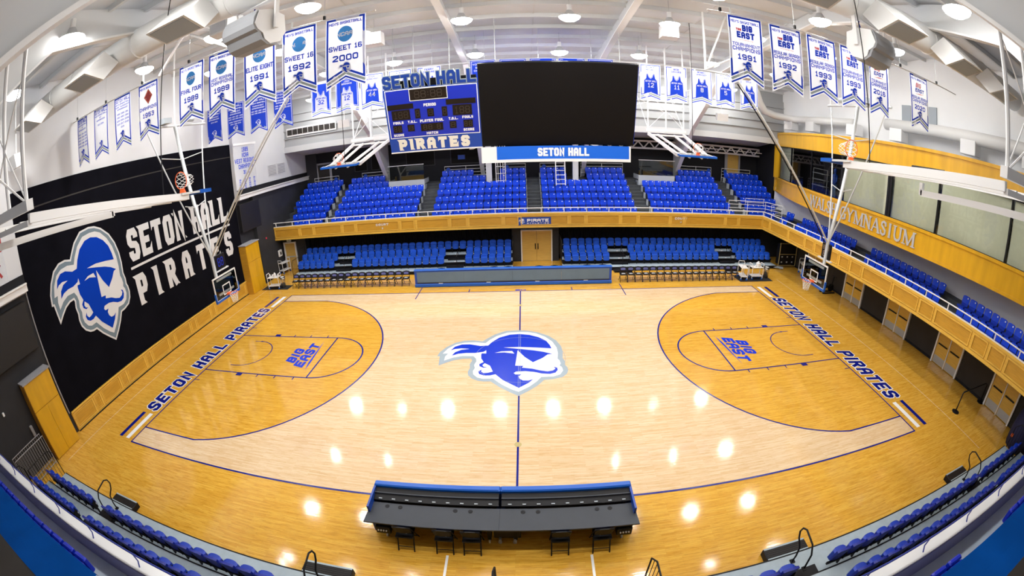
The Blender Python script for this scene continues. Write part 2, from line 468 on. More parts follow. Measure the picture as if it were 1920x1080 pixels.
# ------------------------------------------------------------------ block lettering
c_ = .16
G = {
 'A': [[(0, 0), (0, .78), (.24, 1), (.76, 1), (1, .78), (1, 0)], [(0, .42), (1, .42)]],
 'B': [[(0, 0), (0, 1), (.8, 1), (1, .86), (1, .64), (.82, .52), (0, .52)], [(.82, .52), (1, .4), (1, .14), (.8, 0), (0, 0)]],
 'C': [[(1, .76), (1, .86), (.82, 1), (.18, 1), (0, .86), (0, .14), (.18, 0), (.82, 0), (1, .14), (1, .24)]],
 'D': [[(0, 0), (0, 1), (.78, 1), (1, .84), (1, .16), (.78, 0), (0, 0)]],
 'E': [[(1, 1), (0, 1), (0, 0), (1, 0)], [(0, .5), (.75, .5)]],
 'F': [[(1, 1), (0, 1), (0, 0)], [(0, .5), (.75, .5)]],
 'G': [[(1, .76), (1, .86), (.82, 1), (.18, 1), (0, .86), (0, .14), (.18, 0), (.82, 0), (1, .14), (1, .46), (.55, .46)]],
 'H': [[(0, 0), (0, 1)], [(1, 0), (1, 1)], [(0, .5), (1, .5)]],
 'I': [[(.5, 0), (.5, 1)]],
 'J': [[(1, 1), (1, .14), (.82, 0), (.18, 0), (0, .14), (0, .3)]],
 'K': [[(0, 0), (0, 1)], [(1, 1), (.1, .45)], [(.35, .6), (1, 0)]],
 'L': [[(0, 1), (0, 0), (1, 0)]],
 'M': [[(0, 0), (0, 1), (.5, .4), (1, 1), (1, 0)]],
 'N': [[(0, 0), (0, 1), (1, 0), (1, 1)]],
 'O': [[(.18, 0), (.82, 0), (1, .14), (1, .86), (.82, 1), (.18, 1), (0, .86), (0, .14), 'c']],
 'P': [[(0, 0), (0, 1), (.8, 1), (1, .86), (1, .58), (.8, .44), (0, .44)]],
 'Q': [[(.18, 0), (.82, 0), (1, .14), (1, .86), (.82, 1), (.18, 1), (0, .86), (0, .14), 'c'], [(.6, .25), (1, -.05)]],
 'R': [[(0, 0), (0, 1), (.8, 1), (1, .86), (1, .6), (.8, .48), (0, .48)], [(.55, .48), (1, 0)]],
 'S': [[(1, .8), (1, .87), (.82, 1), (.18, 1), (0, .87), (0, .63), (.18, .53), (.82, .47), (1, .37), (1, .13), (.82, 0), (.18, 0), (0, .13), (0, .2)]],
 'T': [[(0, 1), (1, 1)], [(.5, 0), (.5, 1)]],
 'U': [[(0, 1), (0, .14), (.18, 0), (.82, 0), (1, .14), (1, 1)]],
 'V': [[(0, 1), (.5, 0), (1, 1)]],
 'W': [[(0, 1), (.22, 0), (.5, .7), (.78, 0), (1, 1)]],
 'X': [[(0, 0), (1, 1)], [(0, 1), (1, 0)]],
 'Y': [[(0, 1), (.5, .5), (1, 1)], [(.5, .5), (.5, 0)]],
 'Z': [[(0, 1), (1, 1), (0, 0), (1, 0)]],
 '0': [[(.18, 0), (.82, 0), (1, .14), (1, .86), (.82, 1), (.18, 1), (0, .86), (0, .14), 'c']],
 '1': [[(.25, .8), (.55, 1), (.55, 0)], [(.2, 0), (.9, 0)]],
 '2': [[(0, .86), (.18, 1), (.82, 1), (1, .87), (1, .62), (0, .1), (0, 0), (1, 0)]],
 '3': [[(0, .86), (.18, 1), (.82, 1), (1, .87), (1, .64), (.8, .52), (.3, .52)], [(.8, .52), (1, .4), (1, .13), (.82, 0), (.18, 0), (0, .13)]],
 '4': [[(.75, 0), (.75, 1), (0, .35), (0, .28), (1, .28)]],
 '5': [[(1, 1), (0, 1), (0, .55), (.8, .55), (1, .42), (1, .13), (.82, 0), (.18, 0), (0, .13)]],
 '6': [[(1, .87), (.82, 1), (.18, 1), (0, .87), (0, .14), (.18, 0), (.82, 0), (1, .14), (1, .4), (.82, .53), (0, .53)]],
 '7': [[(0, 1), (1, 1), (.4, 0)]],
 '8': [[(.2, .53), (0, .64), (0, .87), (.18, 1), (.82, 1), (1, .87), (1, .64), (.8, .53), (1, .4), (1, .13), (.82, 0), (.18, 0), (0, .13), (0, .4), 'c'], [(.2, .53), (.8, .53)]],
 '9': [[(1, .47), (.18, .47), (0, .6), (0, .87), (.18, 1), (.82, 1), (1, .87), (1, .13), (.82, 0), (.18, 0), (0, .12)]],
 "'": [[(.5, .8), (.5, 1)]], '.': [[(.5, 0), (.5, .04)]], '-': [[(.2, .5), (.8, .5)]], ':': [[(.5, .3), (.5, .34)], [(.5, .7), (.5, .74)]],
}
NARROW = {'I': .42, "'": .35, '.': .35, ' ': .55, '1': .8, ':': .4, 'M': 1.2, 'W': 1.3}

def text_w(t, h, cw, gap):
    return sum((NARROW.get(ch, 1.0) * cw + gap) for ch in t) - gap

def text(mb, fn, t, x, y, h, cw=None, wt=None, gap=None, align='c', shear=0.0, n=0.0, grow=0.0, depth=0.0, fit=None):
    """letters of height h on the mapped surface; x is centre/left, y the baseline"""
    cw = cw if cw is not None else h * .62
    wt = wt if wt is not None else h * .2
    gap = gap if gap is not None else h * .16
    W = text_w(t, h, cw, gap)
    sx = 1.0
    if fit: sx = fit / W
    X = x - (W * sx / 2 if align == 'c' else 0)
    mb.eps = True
    for ch in t:
        w_ = NARROW.get(ch, 1.0) * cw
        for si_, st in enumerate(G.get(ch, [])):
            closed = st[-1] == 'c'
            pts = st[:-1] if closed else st
            out = []
            for a, b in pts:
                px = wt / 2 + a * (max(w_ - wt, .001)); py = wt / 2 + b * (h - wt)
                if ch == 'I': px = w_ / 2
                out.append((X + px * sx + py * shear, y + py))
            mb.stroke(fn, out, wt + grow, n + .0012 * si_, closed, cap=0.25 if ch in 'SCG23569' else 0.5, depth=depth)
        X += (w_ + gap) * sx
    return mb

def frame(o, U, Vv):
    o, U, Vv = Vector(o), Vector(U), Vector(Vv); N = U.cross(Vv).normalized()
    return lambda u, v, n=0.0: o + U * u + Vv * v + N * n

def letter_parts(fn, t, x, y, h, m, parent, name='letter', cw=None, wt=None, gap=None, fit=None, **kw):
    cw = cw or h * .62; wt = wt or h * .2; gap = gap if gap is not None else h * .16
    W = text_w(t, h, cw, gap); sx = fit / W if fit else 1.0
    X = x - W * sx / 2
    for ch in t:
        w_ = NARROW.get(ch, 1.0) * cw
        if ch != ' ':
            part(name, text(MB(), lambda u, v, n=0.0, X=X: fn(X + u * sx, v, n), ch, 0, y, h, cw, wt, 0, align='l', **kw), m, parent)
        X += (w_ + gap) * sx

# ------------------------------------------------------------------ pirate-head emblem outlines (x -1.3..1, y -1..1)
EMB = {
 'outer': [(-0.03,2.58),(-0.64,2.53),(-1.12,2.18),(-1.41,1.80),(-1.60,1.53),(-1.99,1.63),(-2.40,1.61),(-2.79,1.41),(-3.11,1.00),(-3.31,0.58),(-3.37,0.21),(-3.26,0.19),(-3.18,-0.56),(-2.96,-0.37),(-2.64,-0.14),(-2.30,-0.01),(-1.95,0.01),(-1.88,-0.16),(-1.95,-0.44),(-1.91,-0.75),(-1.96,-1.02),(-1.92,-1.28),(-1.76,-1.52),(-1.51,-1.68),(-1.30,-1.73),(-1.04,-1.73),(-0.70,-2.11),(-0.32,-2.45),(-0.02,-2.70),(0.31,-2.42),(0.65,-2.07),(0.92,-1.68),(1.24,-1.64),(1.60,-1.52),(1.79,-1.28),(1.86,-1.02),(1.84,-0.78),(1.77,-0.63),(1.79,-0.35),(1.72,-0.06),(1.77,0.47),(1.73,0.96),(1.57,1.48),(1.26,1.96),(0.78,2.34),(0.36,2.52)],
 'inner': [(-0.03,2.39),(-0.56,2.34),(-1.01,2.02),(-1.30,1.64),(-1.46,1.34),(-1.90,1.43),(-2.37,1.40),(-2.73,1.24),(-3.02,0.86),(-3.17,0.42),(-2.94,0.44),(-3.03,0.17),(-3.02,-0.16),(-2.70,0.08),(-2.33,0.22),(-1.87,0.21),(-1.74,-0.00),(-1.70,-0.23),(-1.77,-0.51),(-1.71,-0.75),(-1.77,-0.99),(-1.73,-1.22),(-1.56,-1.45),(-1.34,-1.54),(-0.98,-1.52),(-0.62,-1.95),(-0.27,-2.27),(-0.01,-2.44),(0.37,-2.11),(0.66,-1.75),(0.82,-1.47),(1.26,-1.46),(1.53,-1.32),(1.66,-1.04),(1.64,-0.80),(1.55,-0.66),(1.61,-0.50),(1.58,-0.27),(1.51,-0.11),(1.56,0.35),(1.54,0.83),(1.39,1.38),(1.11,1.85),(0.71,2.22),(0.36,2.36)],
 'blue': [(-1.66,1.09),(-2.12,1.25),(-2.46,1.24),(-2.74,1.04),(-2.88,0.70),(-2.71,0.82),(-2.45,0.88),(-2.09,0.83),(-2.43,0.75),(-2.67,0.54),(-2.77,0.24),(-2.52,0.40),(-2.20,0.47),(-1.83,0.47),(-1.48,0.56),(-1.38,0.70),(-1.36,0.42),(-1.54,0.43),(-1.56,0.33),(-1.53,-0.00),(-1.41,-0.29),(-1.57,-0.45),(-1.54,-0.63),(-1.38,-0.74),(-1.23,-0.70),(-1.38,-0.66),(-1.44,-0.54),(-1.36,-0.38),(-1.14,-0.58),(-1.00,-1.03),(-1.17,-1.11),(-1.35,-1.14),(-1.45,-1.02),(-1.43,-0.87),(-1.56,-1.02),(-1.51,-1.20),(-1.33,-1.31),(-1.09,-1.31),(-0.89,-1.23),(-0.61,-1.63),(-0.31,-1.91),(-0.01,-2.19),(0.34,-1.87),(0.52,-1.61),(0.35,-1.70),(0.14,-1.69),(0.01,-1.56),(-0.02,-1.39),(0.09,-1.26),(-0.14,-1.26),(-0.21,-1.16),(-0.12,-1.05),(0.23,-1.03),(0.56,-1.10),(0.85,-1.23),(1.15,-1.27),(1.36,-1.19),(1.46,-1.00),(1.45,-0.82),(1.31,-0.74),(1.38,-0.89),(1.28,-1.02),(1.07,-1.08),(0.80,-1.00),(0.51,-0.86),(0.10,-0.76),(0.16,-0.63),(-0.16,-0.60),(-0.08,0.66),(0.21,0.08),(0.53,-0.36),(0.93,-0.02),(1.13,0.24),(1.33,0.28),(0.98,0.48),(0.57,0.63),(-0.02,0.78),(-0.67,0.93),(0.01,0.95),(0.74,0.86),(1.32,0.76),(1.27,1.06),(1.13,1.47),(0.83,1.82),(0.42,2.08),(-0.02,2.18),(-0.45,2.13),(-0.89,1.86),(-1.18,1.45),(-1.33,1.12)],
 'slit': [(-1.02,0.46),(-0.63,0.49),(-0.21,0.37),(-0.31,0.60),(-0.73,0.58)],
}

def emblem(fn, sx, sy, parent, mats=('paint_grey', 'paint_white', 'logo_blue'), n=0.0, dn=0.002, names=('emblem_outline', 'emblem_ground', 'emblem_face'), outer_white=None):
    g = lambda u, v, k=0.0: fn(u * sx, v * sy, k)
    if outer_white:
        pts = EMB['outer']; out = []
        mb = MB().area(g, pts, n)
        mb.stroke(fn, [(a * sx, b * sy) for a, b in pts], 0.16, n, closed=True)
        part('emblem_edge', mb, outer_white, parent)
        n += dn
    part(names[0], MB().area(g, EMB['outer'], n), mats[0], parent)
    part(names[1], MB().area(g, EMB['inner'], n + dn), mats[1], parent)
    part(names[2], MB().area(g, EMB['blue'], n + 2 * dn), mats[2], parent)
    part('emblem_eyebrow', MB().area(g, EMB['slit'], n + 3 * dn), mats[1], parent)

# ================================================================== FLOOR
XL, XR = -18.3, 20.5
floor = struct('floor', MB().box(XL - .4, XR + .4, -20, 20, -0.12, 0.0), 'floor_amber')
ff = lambda u, v, n=0.0: V(u, v, n)
H_, W_ = 14.325, 7.62
TR, TY = 6.75, 6.60
tx = math.sqrt(TR * TR - TY * TY)
hoopx = H_ - 1.6
def arc3(s, n=40):
    a0 = math.asin(TY / TR); out = []
    for i in range(n + 1):
        a = a0 - 2 * a0 * i / n
        out.append((s * (hoopx - TR * math.cos(a)), TR * math.sin(a)))
    return out
aL, aR = arc3(-1), arc3(1)
outline = [(-H_, -W_), (H_, -W_), (H_, -TY)] + aR[::-1] + [(H_, TY), (H_, W_), (-H_, W_), (-H_, TY)] + aL + [(-H_, -TY)]
part('pale_court_area', MB().area(ff, outline, 0.003), 'floor_pale', floor)
LW = 0.068
def line(pts, wd=LW, m='line_blue', n=0.006, closed=False, name='court_line'):
    return part(name, MB().stroke(ff, pts, wd, n, closed, cap=0.0), m, floor)
line([(-H_, -W_), (H_, -W_), (H_, W_), (-H_, W_)], closed=True, name='boundary_line')
line([(0, -W_), (0, -2.68)], 0.06, n=0.0065, name='centre_line'); line([(0, 2.56), (0, W_)], 0.06, n=0.0065, name='centre_line')
for s, a in ((-1, aL), (1, aR)):
    line([(s * H_, TY)] + a + [(s * H_, -TY)], name='three_point_line')
    f0 = H_ - 5.79
    key = MB()
    for y in (-1.83, 1.83):
        key.stroke(ff, [(s * H_, y), (s * f0, y)], LW, 0.006, cap=0)
        sg = 1 if y > 0 else -1
        key.stroke(ff, [(s * (H_ - 2.1), y + sg * .13), (s * (H_ - 2.42), y + sg * .13)], 0.2, 0.006, cap=0)
        for d in (3.3, 4.25, 5.2):
            key.stroke(ff, [(s * (H_ - d), y), (s * (H_ - d), y + sg * .22)], 0.05, 0.006, cap=0)
        key.stroke(ff, [(s * (H_), y + sg * .92), (s * (H_ - .33), y + sg * .92)], 0.05, 0.006, cap=0)
    key.stroke(ff, [(s * f0, -1.83), (s * f0, 1.83)], LW, 0.006, cap=0)
    key.stroke(ff, [(s * (f0 - 1.83 * math.sin(math.pi * i / 24)), 1.83 * math.cos(math.pi * i / 24)) for i in range(25)], LW, 0.006, cap=0)
    part('free_throw_lane', key, 'line_blue', floor)
    line([(s * 13.1, 1.22), (s * hoopx, 1.22)] + [(s * (hoopx - 1.22 * math.sin(math.pi * i / 20)), 1.22 * math.cos(math.pi * i / 20)) for i in range(21)] + [(s * 13.1, -1.22)], 0.05, name='restricted_arc')
    # end bars beside the lettering
    for y0, y1 in ((-7.5, -5.72), (5.7, 7.4)):
        part('end_bar', MB().area(ff, [(s * 15.14, y0), (s * 15.36, y0), (s * 15.36, y1), (s * 15.14, y1)], 0.006), 'line_blue', floor, label='blue bar')
        part('end_bar', MB().area(ff, [(s * 14.62, y0), (s * 14.86, y0), (s * 14.86, y1), (s * 14.62, y1)], 0.006), 'paint_white', floor, label='white bar')
    fe = frame((s * 14.58, 0, 0), (0, -s, 0), (s, 0, 0)) if s > 0 else frame((-14.58, 0, 0), (0, 1, 0), (-1, 0, 0))
    kw = dict(cw=.58, wt=.2, gap=.13, shear=.22, fit=10.9)
    letter_parts(fe, 'SETON HALL PIRATES', -.1, .02, .86, 'paint_white', floor, name='baseline_letter_edge', grow=.1, n=.007, **kw)
    letter_parts(fe, 'SETON HALL PIRATES', -.1, .02, .86, 'line_blue', floor, name='baseline_letter', n=.012, **kw)
    # conference lettering in the lane
    fb = frame((s * 9.0, 0, 0), (0, -s, 0), (s, 0, 0)) if s > 0 else frame((-9.0, 0, 0), (0, 1, 0), (-1, 0, 0))
    mb = MB()
    text(mb, fb, 'BIG', -.1, .70, .54, cw=.46, wt=.15, gap=.07, shear=.3, n=.007)
    text(mb, fb, 'EAST', .0, .11, .54, cw=.48, wt=.15, gap=.07, shear=.3, n=.007)
    mb.area(fb, [(-1.25, -.12), (-.6, .0), (.3, .05), (1.4, .1), (.3, -.02), (-.6, -.1)], .007)
    part('lane_lettering', mb, 'logo_blue', floor)
    # pale outer volleyball line
    line([(s * 17.0, -9.9), (s * 17.0, 8.7)], 0.045, 'floor_pale', name='pale_line')
    line([(s * 5.79, W_ + .9), (s * 5.79, W_ - .95)], 0.05, name='coaching_box_line')
    line([(s * 2.9, W_ + .45), (s * 2.9, W_)], 0.05, name='sideline_tick')
for s in (-1, 1):
    line([(-1.55 if s < 0 else 1.72, -10.4), (-1.55 if s < 0 else 1.72, -9.45)], 0.06, 'paint_white', name='white_tick')
for y in (-5.3, 5.55):
    part('floor_socket_cover', MB().lathe((0, y, 0), [(.11, 0), (.11, .009), (0, .010)], 20), 'gold', floor)
part('centre_initials', text(MB(), ff, 'SH', 0.0, 7.72, .16, cw=.28, wt=.05, n=.007), 'logo_blue', floor)
emblem(ff, 1, 1, floor, n=0.007, dn=0.003, names=('centre_emblem_outline', 'centre_emblem_ground', 'centre_emblem_face'))
cl = MB()
for d in (-.035, .035): cl.stroke(ff, [(d, -2.68), (d, 2.56)], 0.012, 0.0175, cap=0)
cl.stroke(ff, [(1.83 * math.cos(math.pi * i / 24), 1.83 * math.sin(math.pi * i / 24)) for i in range(48)], 0.012, 0.0175, closed=True)
part('centre_circle_line', cl, 'paint_grey', floor)

# ================================================================== LEFT WALL
wl = struct('wall_left', MB().box(XL - .35, XL, -20, 20, 0, 6.2), 'wall_dark')
part('wall_cladding', MB().box(XL - .35, XL, -20, 20, 6.2, 15.2), 'wall_white', wl, label='white upper wall')
part('wall_pier', MB().box(XL, -18.0, 10.2, 18.9, 0, 6.3), 'wall_dark', wl)
part('wall_cladding', MB().box(XL, -18.0, 8.45, 18.9, 6.3, 12.9), 'wall_white', wl, label='white upper wall')
mb = MB()
for y0, y1 in ((8.45, 18.9), (-20, -8.25)):
    mb.box(-18.0, -17.96, y0, y1, 6.62, 6.95)
part('wall_band', mb, 'wall_black', wl)
for y0, y1 in ((8.45, 18.9), (-20, -8.25)):
    part('ledge', MB().box(-18.05, -17.82, y0, y1, 6.3, 6.6).box(-18.05, -17.76, y0, y1, 6.56, 6.62), 'steel_white', wl)
part('wall_cladding', MB().box(XL, -18.0, -20, -8.25, 6.3, 12.9), 'wall_white', wl, label='white upper wall')
for y0, y1 in ((7.95, 10.9), (-12.0, -8.5)):
    solo('wall_pad', MB().cbox(XL + .003, -17.98, y0 + (.55 if y0 > 0 else 0), y1, 4.1, 6.0, .03), 'pad_black',
         'black padded wall panel above the ' + ('far honey-wood closet, beyond the big mural' if y0 > 0 else 'near honey-wood closet, at the left edge'), 'wall panel', (XL, y0, 4.1))
# vents on the white part
for k in range(2):
    t = thing('wall_vent', ('square pale grille on the white wall beside the record poster, ' + ('nearer the poster' if k == 0 else 'nearer the balcony')), 'vent', (-18, 12.6 + 1.35 * k, 7.35), 'pair of pale wall grilles')
    y0 = 12.6 + 1.35 * k
    part('frame', MB().box(-18.0, -17.97, y0, y0 + 1.2, 7.35, 8.2), 'wall_white', t)
    for q in range(7): part('slat', MB().box(-17.97, -17.95, y0 + .06, y0 + 1.14, 7.42 + q * .11, 7.47 + q * .11), 'wall_grey', t)
# record poster
t = thing('record_poster', 'tall white poster reading 1989 NCAA West Regional Champions 31-7 beside the black mural', 'poster', (-18.0, 9.7, 6.7))
fp = frame((-17.99, 8.6, 6.7), (0, 1, 0), (0, 0, 1))
part('sheet', MB().box(-18.0, -17.99, 8.55, 11.05, 6.68, 9.9), 'cloth_white', t)
part('top_bar', MB().box(-18.0, -17.95, 8.45, 11.2, 9.9, 10.05), 'steel_white', t)
mb = MB()
for i, (tt, hh) in enumerate((('1989', .3), ('NCAA', .3), ('WEST REGIONAL', .3), ('CHAMPIONS', .3), ('31-7', .26))):
    text(mb, fp, tt, 1.22, 2.75 - i * .38, hh, cw=.17, wt=.055, gap=.04, n=.006)
for r in range(3):
    for c in range(4):
        text(mb, fp, 'OS', .35 + c * .58, .82 - r * .3, .1, cw=.1, wt=.03, gap=.02, n=.006)
        text(mb, fp, '8080'[c] + str(r + 1), .35 + c * .58, .66 - r * .3, .13, cw=.09, wt=.025, gap=.03, n=.006)
part('lettering', mb, 'print_blue', t)
# poster at left frame edge
t = thing('banner_poster', 'white poster with maroon and purple lettering cut by the left picture edge', 'poster', (-18.0, -9.9, 6.7))
part('sheet', MB().box(-18.0, -17.985, -11.6, -9.05, 6.75, 11.0), 'cloth_white', t)
fq = frame((-17.984, -11.4, 6.8), (0, 1, 0), (0, 0, 1))
part('lettering', text(text(MB(), fq, 'GU', 1.9, 1.3, .7, cw=.4, wt=.14, n=.003), fq, 'NK', 1.7, .4, .5, cw=.34, wt=.11, n=.003), 'maroon', t)

# the mural
mu = thing('wall_mural', 'huge black wall mural with blue pirate head emblem and white SETON HALL PIRATES lettering', 'mural', (-18.28, 0, 1))
part('cloth', MB().box(XL, -18.26, -8.17, 8.42, .95, 10.05), 'mural', mu)
part('edge_pipe', MB().tube([(-18.2, -8.25, .95), (-18.2, -8.25, 10)], .035, 8), 'wall_grey', mu)
part('cloth_seam', MB().box(-18.26, -18.25, -8.17, 8.42, 9.2, 9.26), 'wall_brown', mu)
fm = frame((-18.255, -3.88, 5.03), (0, 1, 0), (0, 0, 1))
emblem(fm, .91, .975, mu, mats=('mural_grey', 'mural_white', 'mural_blue'), n=0.0, dn=.004, outer_white='mural_white')
fm = frame((-18.255, 0, 0), (0, 1, 0), (0, 0, 1))
# spurred condensed mural lettering
def spur_text(mb, fn, t, x0, x1, y0, h, cw, wt, n=0.0, ctrs=None):
    gap = ((x1 - x0) - text_w(t, h, cw, 0)) / (len(t) - 1)
    X = x0
    n_base = n; parent_ = None
    if isinstance(mb, tuple): parent_, m_ = mb; mb = MB()
    mb.eps = True
    for ch in t:
        w_ = NARROW.get(ch, 1.0) * cw
        n = n_base + .004
        if ch in 'ETHNPRIL':
            fx = X if ch != 'I' else X + w_ / 2 - wt / 2
            if ch != 'T': mb.area(fn, [(fx - wt * .45, y0 + h), (fx, y0 + h - wt * .55), (fx + .01, y0 + h)][::-1], n)
            else: mb.area(fn, [(fx, y0 + h - wt * 1.5), (fx + wt * .35, y0 + h - wt * .9), (fx, y0 + h - wt * .9)], n)
        if ch in 'EL':
            mb.area(fn, [(X + w_ - wt * .5, y0 + wt), (X + w_, y0 + wt), (X + w_ + wt * .1, y0 + wt * 1.8)], n)
        if ch in 'HNPRIA':
            ex = X + w_ if ch != 'I' else X + w_ / 2 + wt / 2
            if ch == 'P': ex = X + wt
            mb.area(fn, [(ex - .01, y0), (ex + wt * .4, y0), (ex - .01, y0 + wt * .5)], n)
        text(mb, fn, ch, X, y0, h, cw, wt, 0, align='l', n=n_base)
        if parent_ is not None and ch != ' ':
            part('letter', mb, m_, parent_); mb = MB(); mb.eps = True
        X += w_ + gap
    return mb
spur_text((mu, 'mural_white'), fm, 'SETON HALL', -1.55, 7.4, 5.25, 1.58, .80, .33)
part('underline', MB().area(fm, [(-1.65, 4.9), (7.45, 4.9), (7.45, 5.02), (-1.65, 5.02)]), 'mural_white', mu)
spur_text((mu, 'mural_white'), fm, 'PIRATES', -1.55, 7.4, 3.05, 1.52, .80, .33)

# wainscot under the mural
ws = thing('wainscot', 'long honey-coloured wood wainscot along the floor beneath the black mural', 'wainscot', (-18.3, 0, 0))
part('backing', MB().box(XL, -18.2, -8.15, 8.38, 0, .95).box(XL, -18.14, -8.15, 8.38, .88, .95), 'wood', ws)
part('kick_strip', MB().box(-18.2, -18.15, -8.15, 8.38, 0, .04), 'wall_black', ws)
y = -8.15
for rep in range(8):
    for wd in (1.5, .56):
        f_ = frame((-18.2, y, 0), (0, 1, 0), (0, 0, 1))
        mb = MB().stroke(f_, [(.07, .14), (wd - .07, .14), (wd - .07, .80), (.07, .80)], .05, .03, closed=True, depth=.03)
        mb.stroke(f_, [(.15, .22), (wd - .15, .22), (wd - .15, .72), (.15, .72)], .02, .015, closed=True, depth=.015)
        p_ = part('panel', mb, 'wood', ws)
        part('panel_inset', MB().area(f_, [(.1, .17), (wd - .1, .17), (wd - .1, .77), (.1, .77)], .006), 'wood_inset', p_)
        y += wd

def closet(name, y0, y1, label):
    t = thing('closet', label, 'closet', (-18, (y0 + y1) / 2, 0))
    part('carcass', MB().box(XL, -17.69, y0, y1, 0, 3.3), 'wood_inset', t)
    part('top_cap', MB().box(XL, -17.6, y0 - .05, y1 + .05, 3.3, 3.36), 'wall_grey', t)
    part('upper_panel', MB().box(-17.69, -17.65, y0 + .02, y1 - .02, 2.15, 3.28), 'wood_band', t)
    yc = (y0 + y1) / 2
    for a, b in ((y0 + .02, yc - .006), (yc + .006, y1 - .02)):
        d = part('door_leaf', MB().box(-17.69, -17.65, a, b, .03, 2.13), 'wood_band', t)
        h = b - .1 if a < yc - .1 else a + .1
        part('keyhole', MB().lathe((-17.65, h, 1.05), [(.025, 0), (.025, .02), (0, .022)], 10, axis=0), 'wood_pale', d)
closet('closet', -10.15, -8.55, 'tall honey-wood closet at the near left, beside the vertical-bar rack')
closet('closet', 8.0, 9.65, 'tall honey-wood closet at the far end of the black mural')
solo('baseboard_left', MB().box(XL, -17.95, 9.7, 13.4, 0, .1), 'wall_black', None, None)['kind'] = 'structure'

# ================================================================== BACK (far) LOWER WALL
wb = struct('wall_back_lower', MB().box(-18.3, -15.9, 13.4, 13.6, 0, 2.6).box(-15.9, -.25, 14.1, 14.3, 0, 2.6)
            .box(-.55, 2.6, 13.4, 14.1, 2.25, 2.6).box(-.55, .05, 13.4, 14.1, 0, 2.25).box(2.15, 2.6, 13.4, 14.1, 0, 2.25).box(2.6, 20.6, 14.1, 14.3, 0, 2.6), 'wall_dark')
def curtain(x0, x1, label):
    mb = MB(); n = int((x1 - x0) / .07)
    for i in range(n):
        a, b = x0 + (x1 - x0) * i / n, x0 + (x1 - x0) * (i + 1) / n
        ya, yb = 13.95 + .05 * (i % 2), 13.95 + .05 * ((i + 1) % 2)
        mb.quad((a, ya, .0), (b, yb, .0), (b, yb, 2.56), (a, ya, 2.56))
    solo('curtain', mb, 'curtain', label, 'curtain', (x0, 13.95, 0), 'black pleated curtains behind the courtside seats')
curtain(-15.9, -.6, 'black pleated curtain behind the far courtside seats, left of the double door')
curtain(2.65, 18.4, 'black pleated curtain behind the far courtside seats, right of the double door')

def door_pair(n, x0, x1, y, z, m='wood_pale'):
    d = bpy.data.objects.new('door_%d' % n, None); col.objects.link(d); d.location = ((x0 + x1) / 2, y, 0); d['kind'] = 'structure'
    part('door_frame', MB().box(x0 - .08, x0, y - .1, y + .1, 0, z + .08).box(x1, x1 + .08, y - .1, y + .1, 0, z + .08).box(x0, x1, y - .1, y + .1, z, z + .08), 'steel_white', d)
    xm = (x0 + x1) / 2
    for a, b, s in ((x0, xm - .008, 1), (xm + .008, x1, -1)):
        lf = part('door_leaf', MB().box(a, b, y - .02, y + .05, .02, z), m, d)
        hx = xm - .12 if s > 0 else xm + .06
        part('handle', MB().box(hx, hx + .06, y - .06, y - .02, .85, 1.25), 'black_metal', lf)
door_pair(1, .12, 2.08, 13.42, 2.12)
d = bpy.data.objects.new('door_2', None); col.objects.link(d); d.location = (-17.3, 13.4, 0); d['kind'] = 'structure'
part('door_frame', MB().box(-17.88, -17.78, 13.28, 13.4, 0, 2.16).box(-16.86, -16.76, 13.28, 13.4, 0, 2.16).box(-17.78, -16.86, 13.28, 13.4, 2.06, 2.16), 'steel_white', d)
lf = part('door_leaf', MB().box(-17.78, -16.86, 13.36, 13.4, .02, 2.06), 'wood_pale', d)
part('push_bar', MB().box(-17.7, -16.95, 13.3, 13.36, .98, 1.06), 'steel_grey', lf)
t = thing('exit_sign', 'small green-lit exit sign above the white-framed single door', 'sign', (-17.3, 13.3, 2.2))
part('case', MB().box(-17.5, -17.12, 13.24, 13.34, 2.2, 2.44), 'steel_white', t)
fx = frame((-17.31, 13.238, 2.25), (1, 0, 0), (0, 0, 1))
part('lettering', text(MB(), fx, 'EXIT', 0, 0, .14, cw=.07, wt=.022, gap=.015), 'exit_green', t)
t = thing('fire_alarm', 'small red fire alarm on the charcoal wall beneath the balcony end', 'alarm', (-17.98, 11.2, 3.05))
part('horn', MB().lathe((-18.0, 11.2, 3.05), [(.07, 0), (.07, .04), (0, .06)], 12, axis=0), 'red', t)

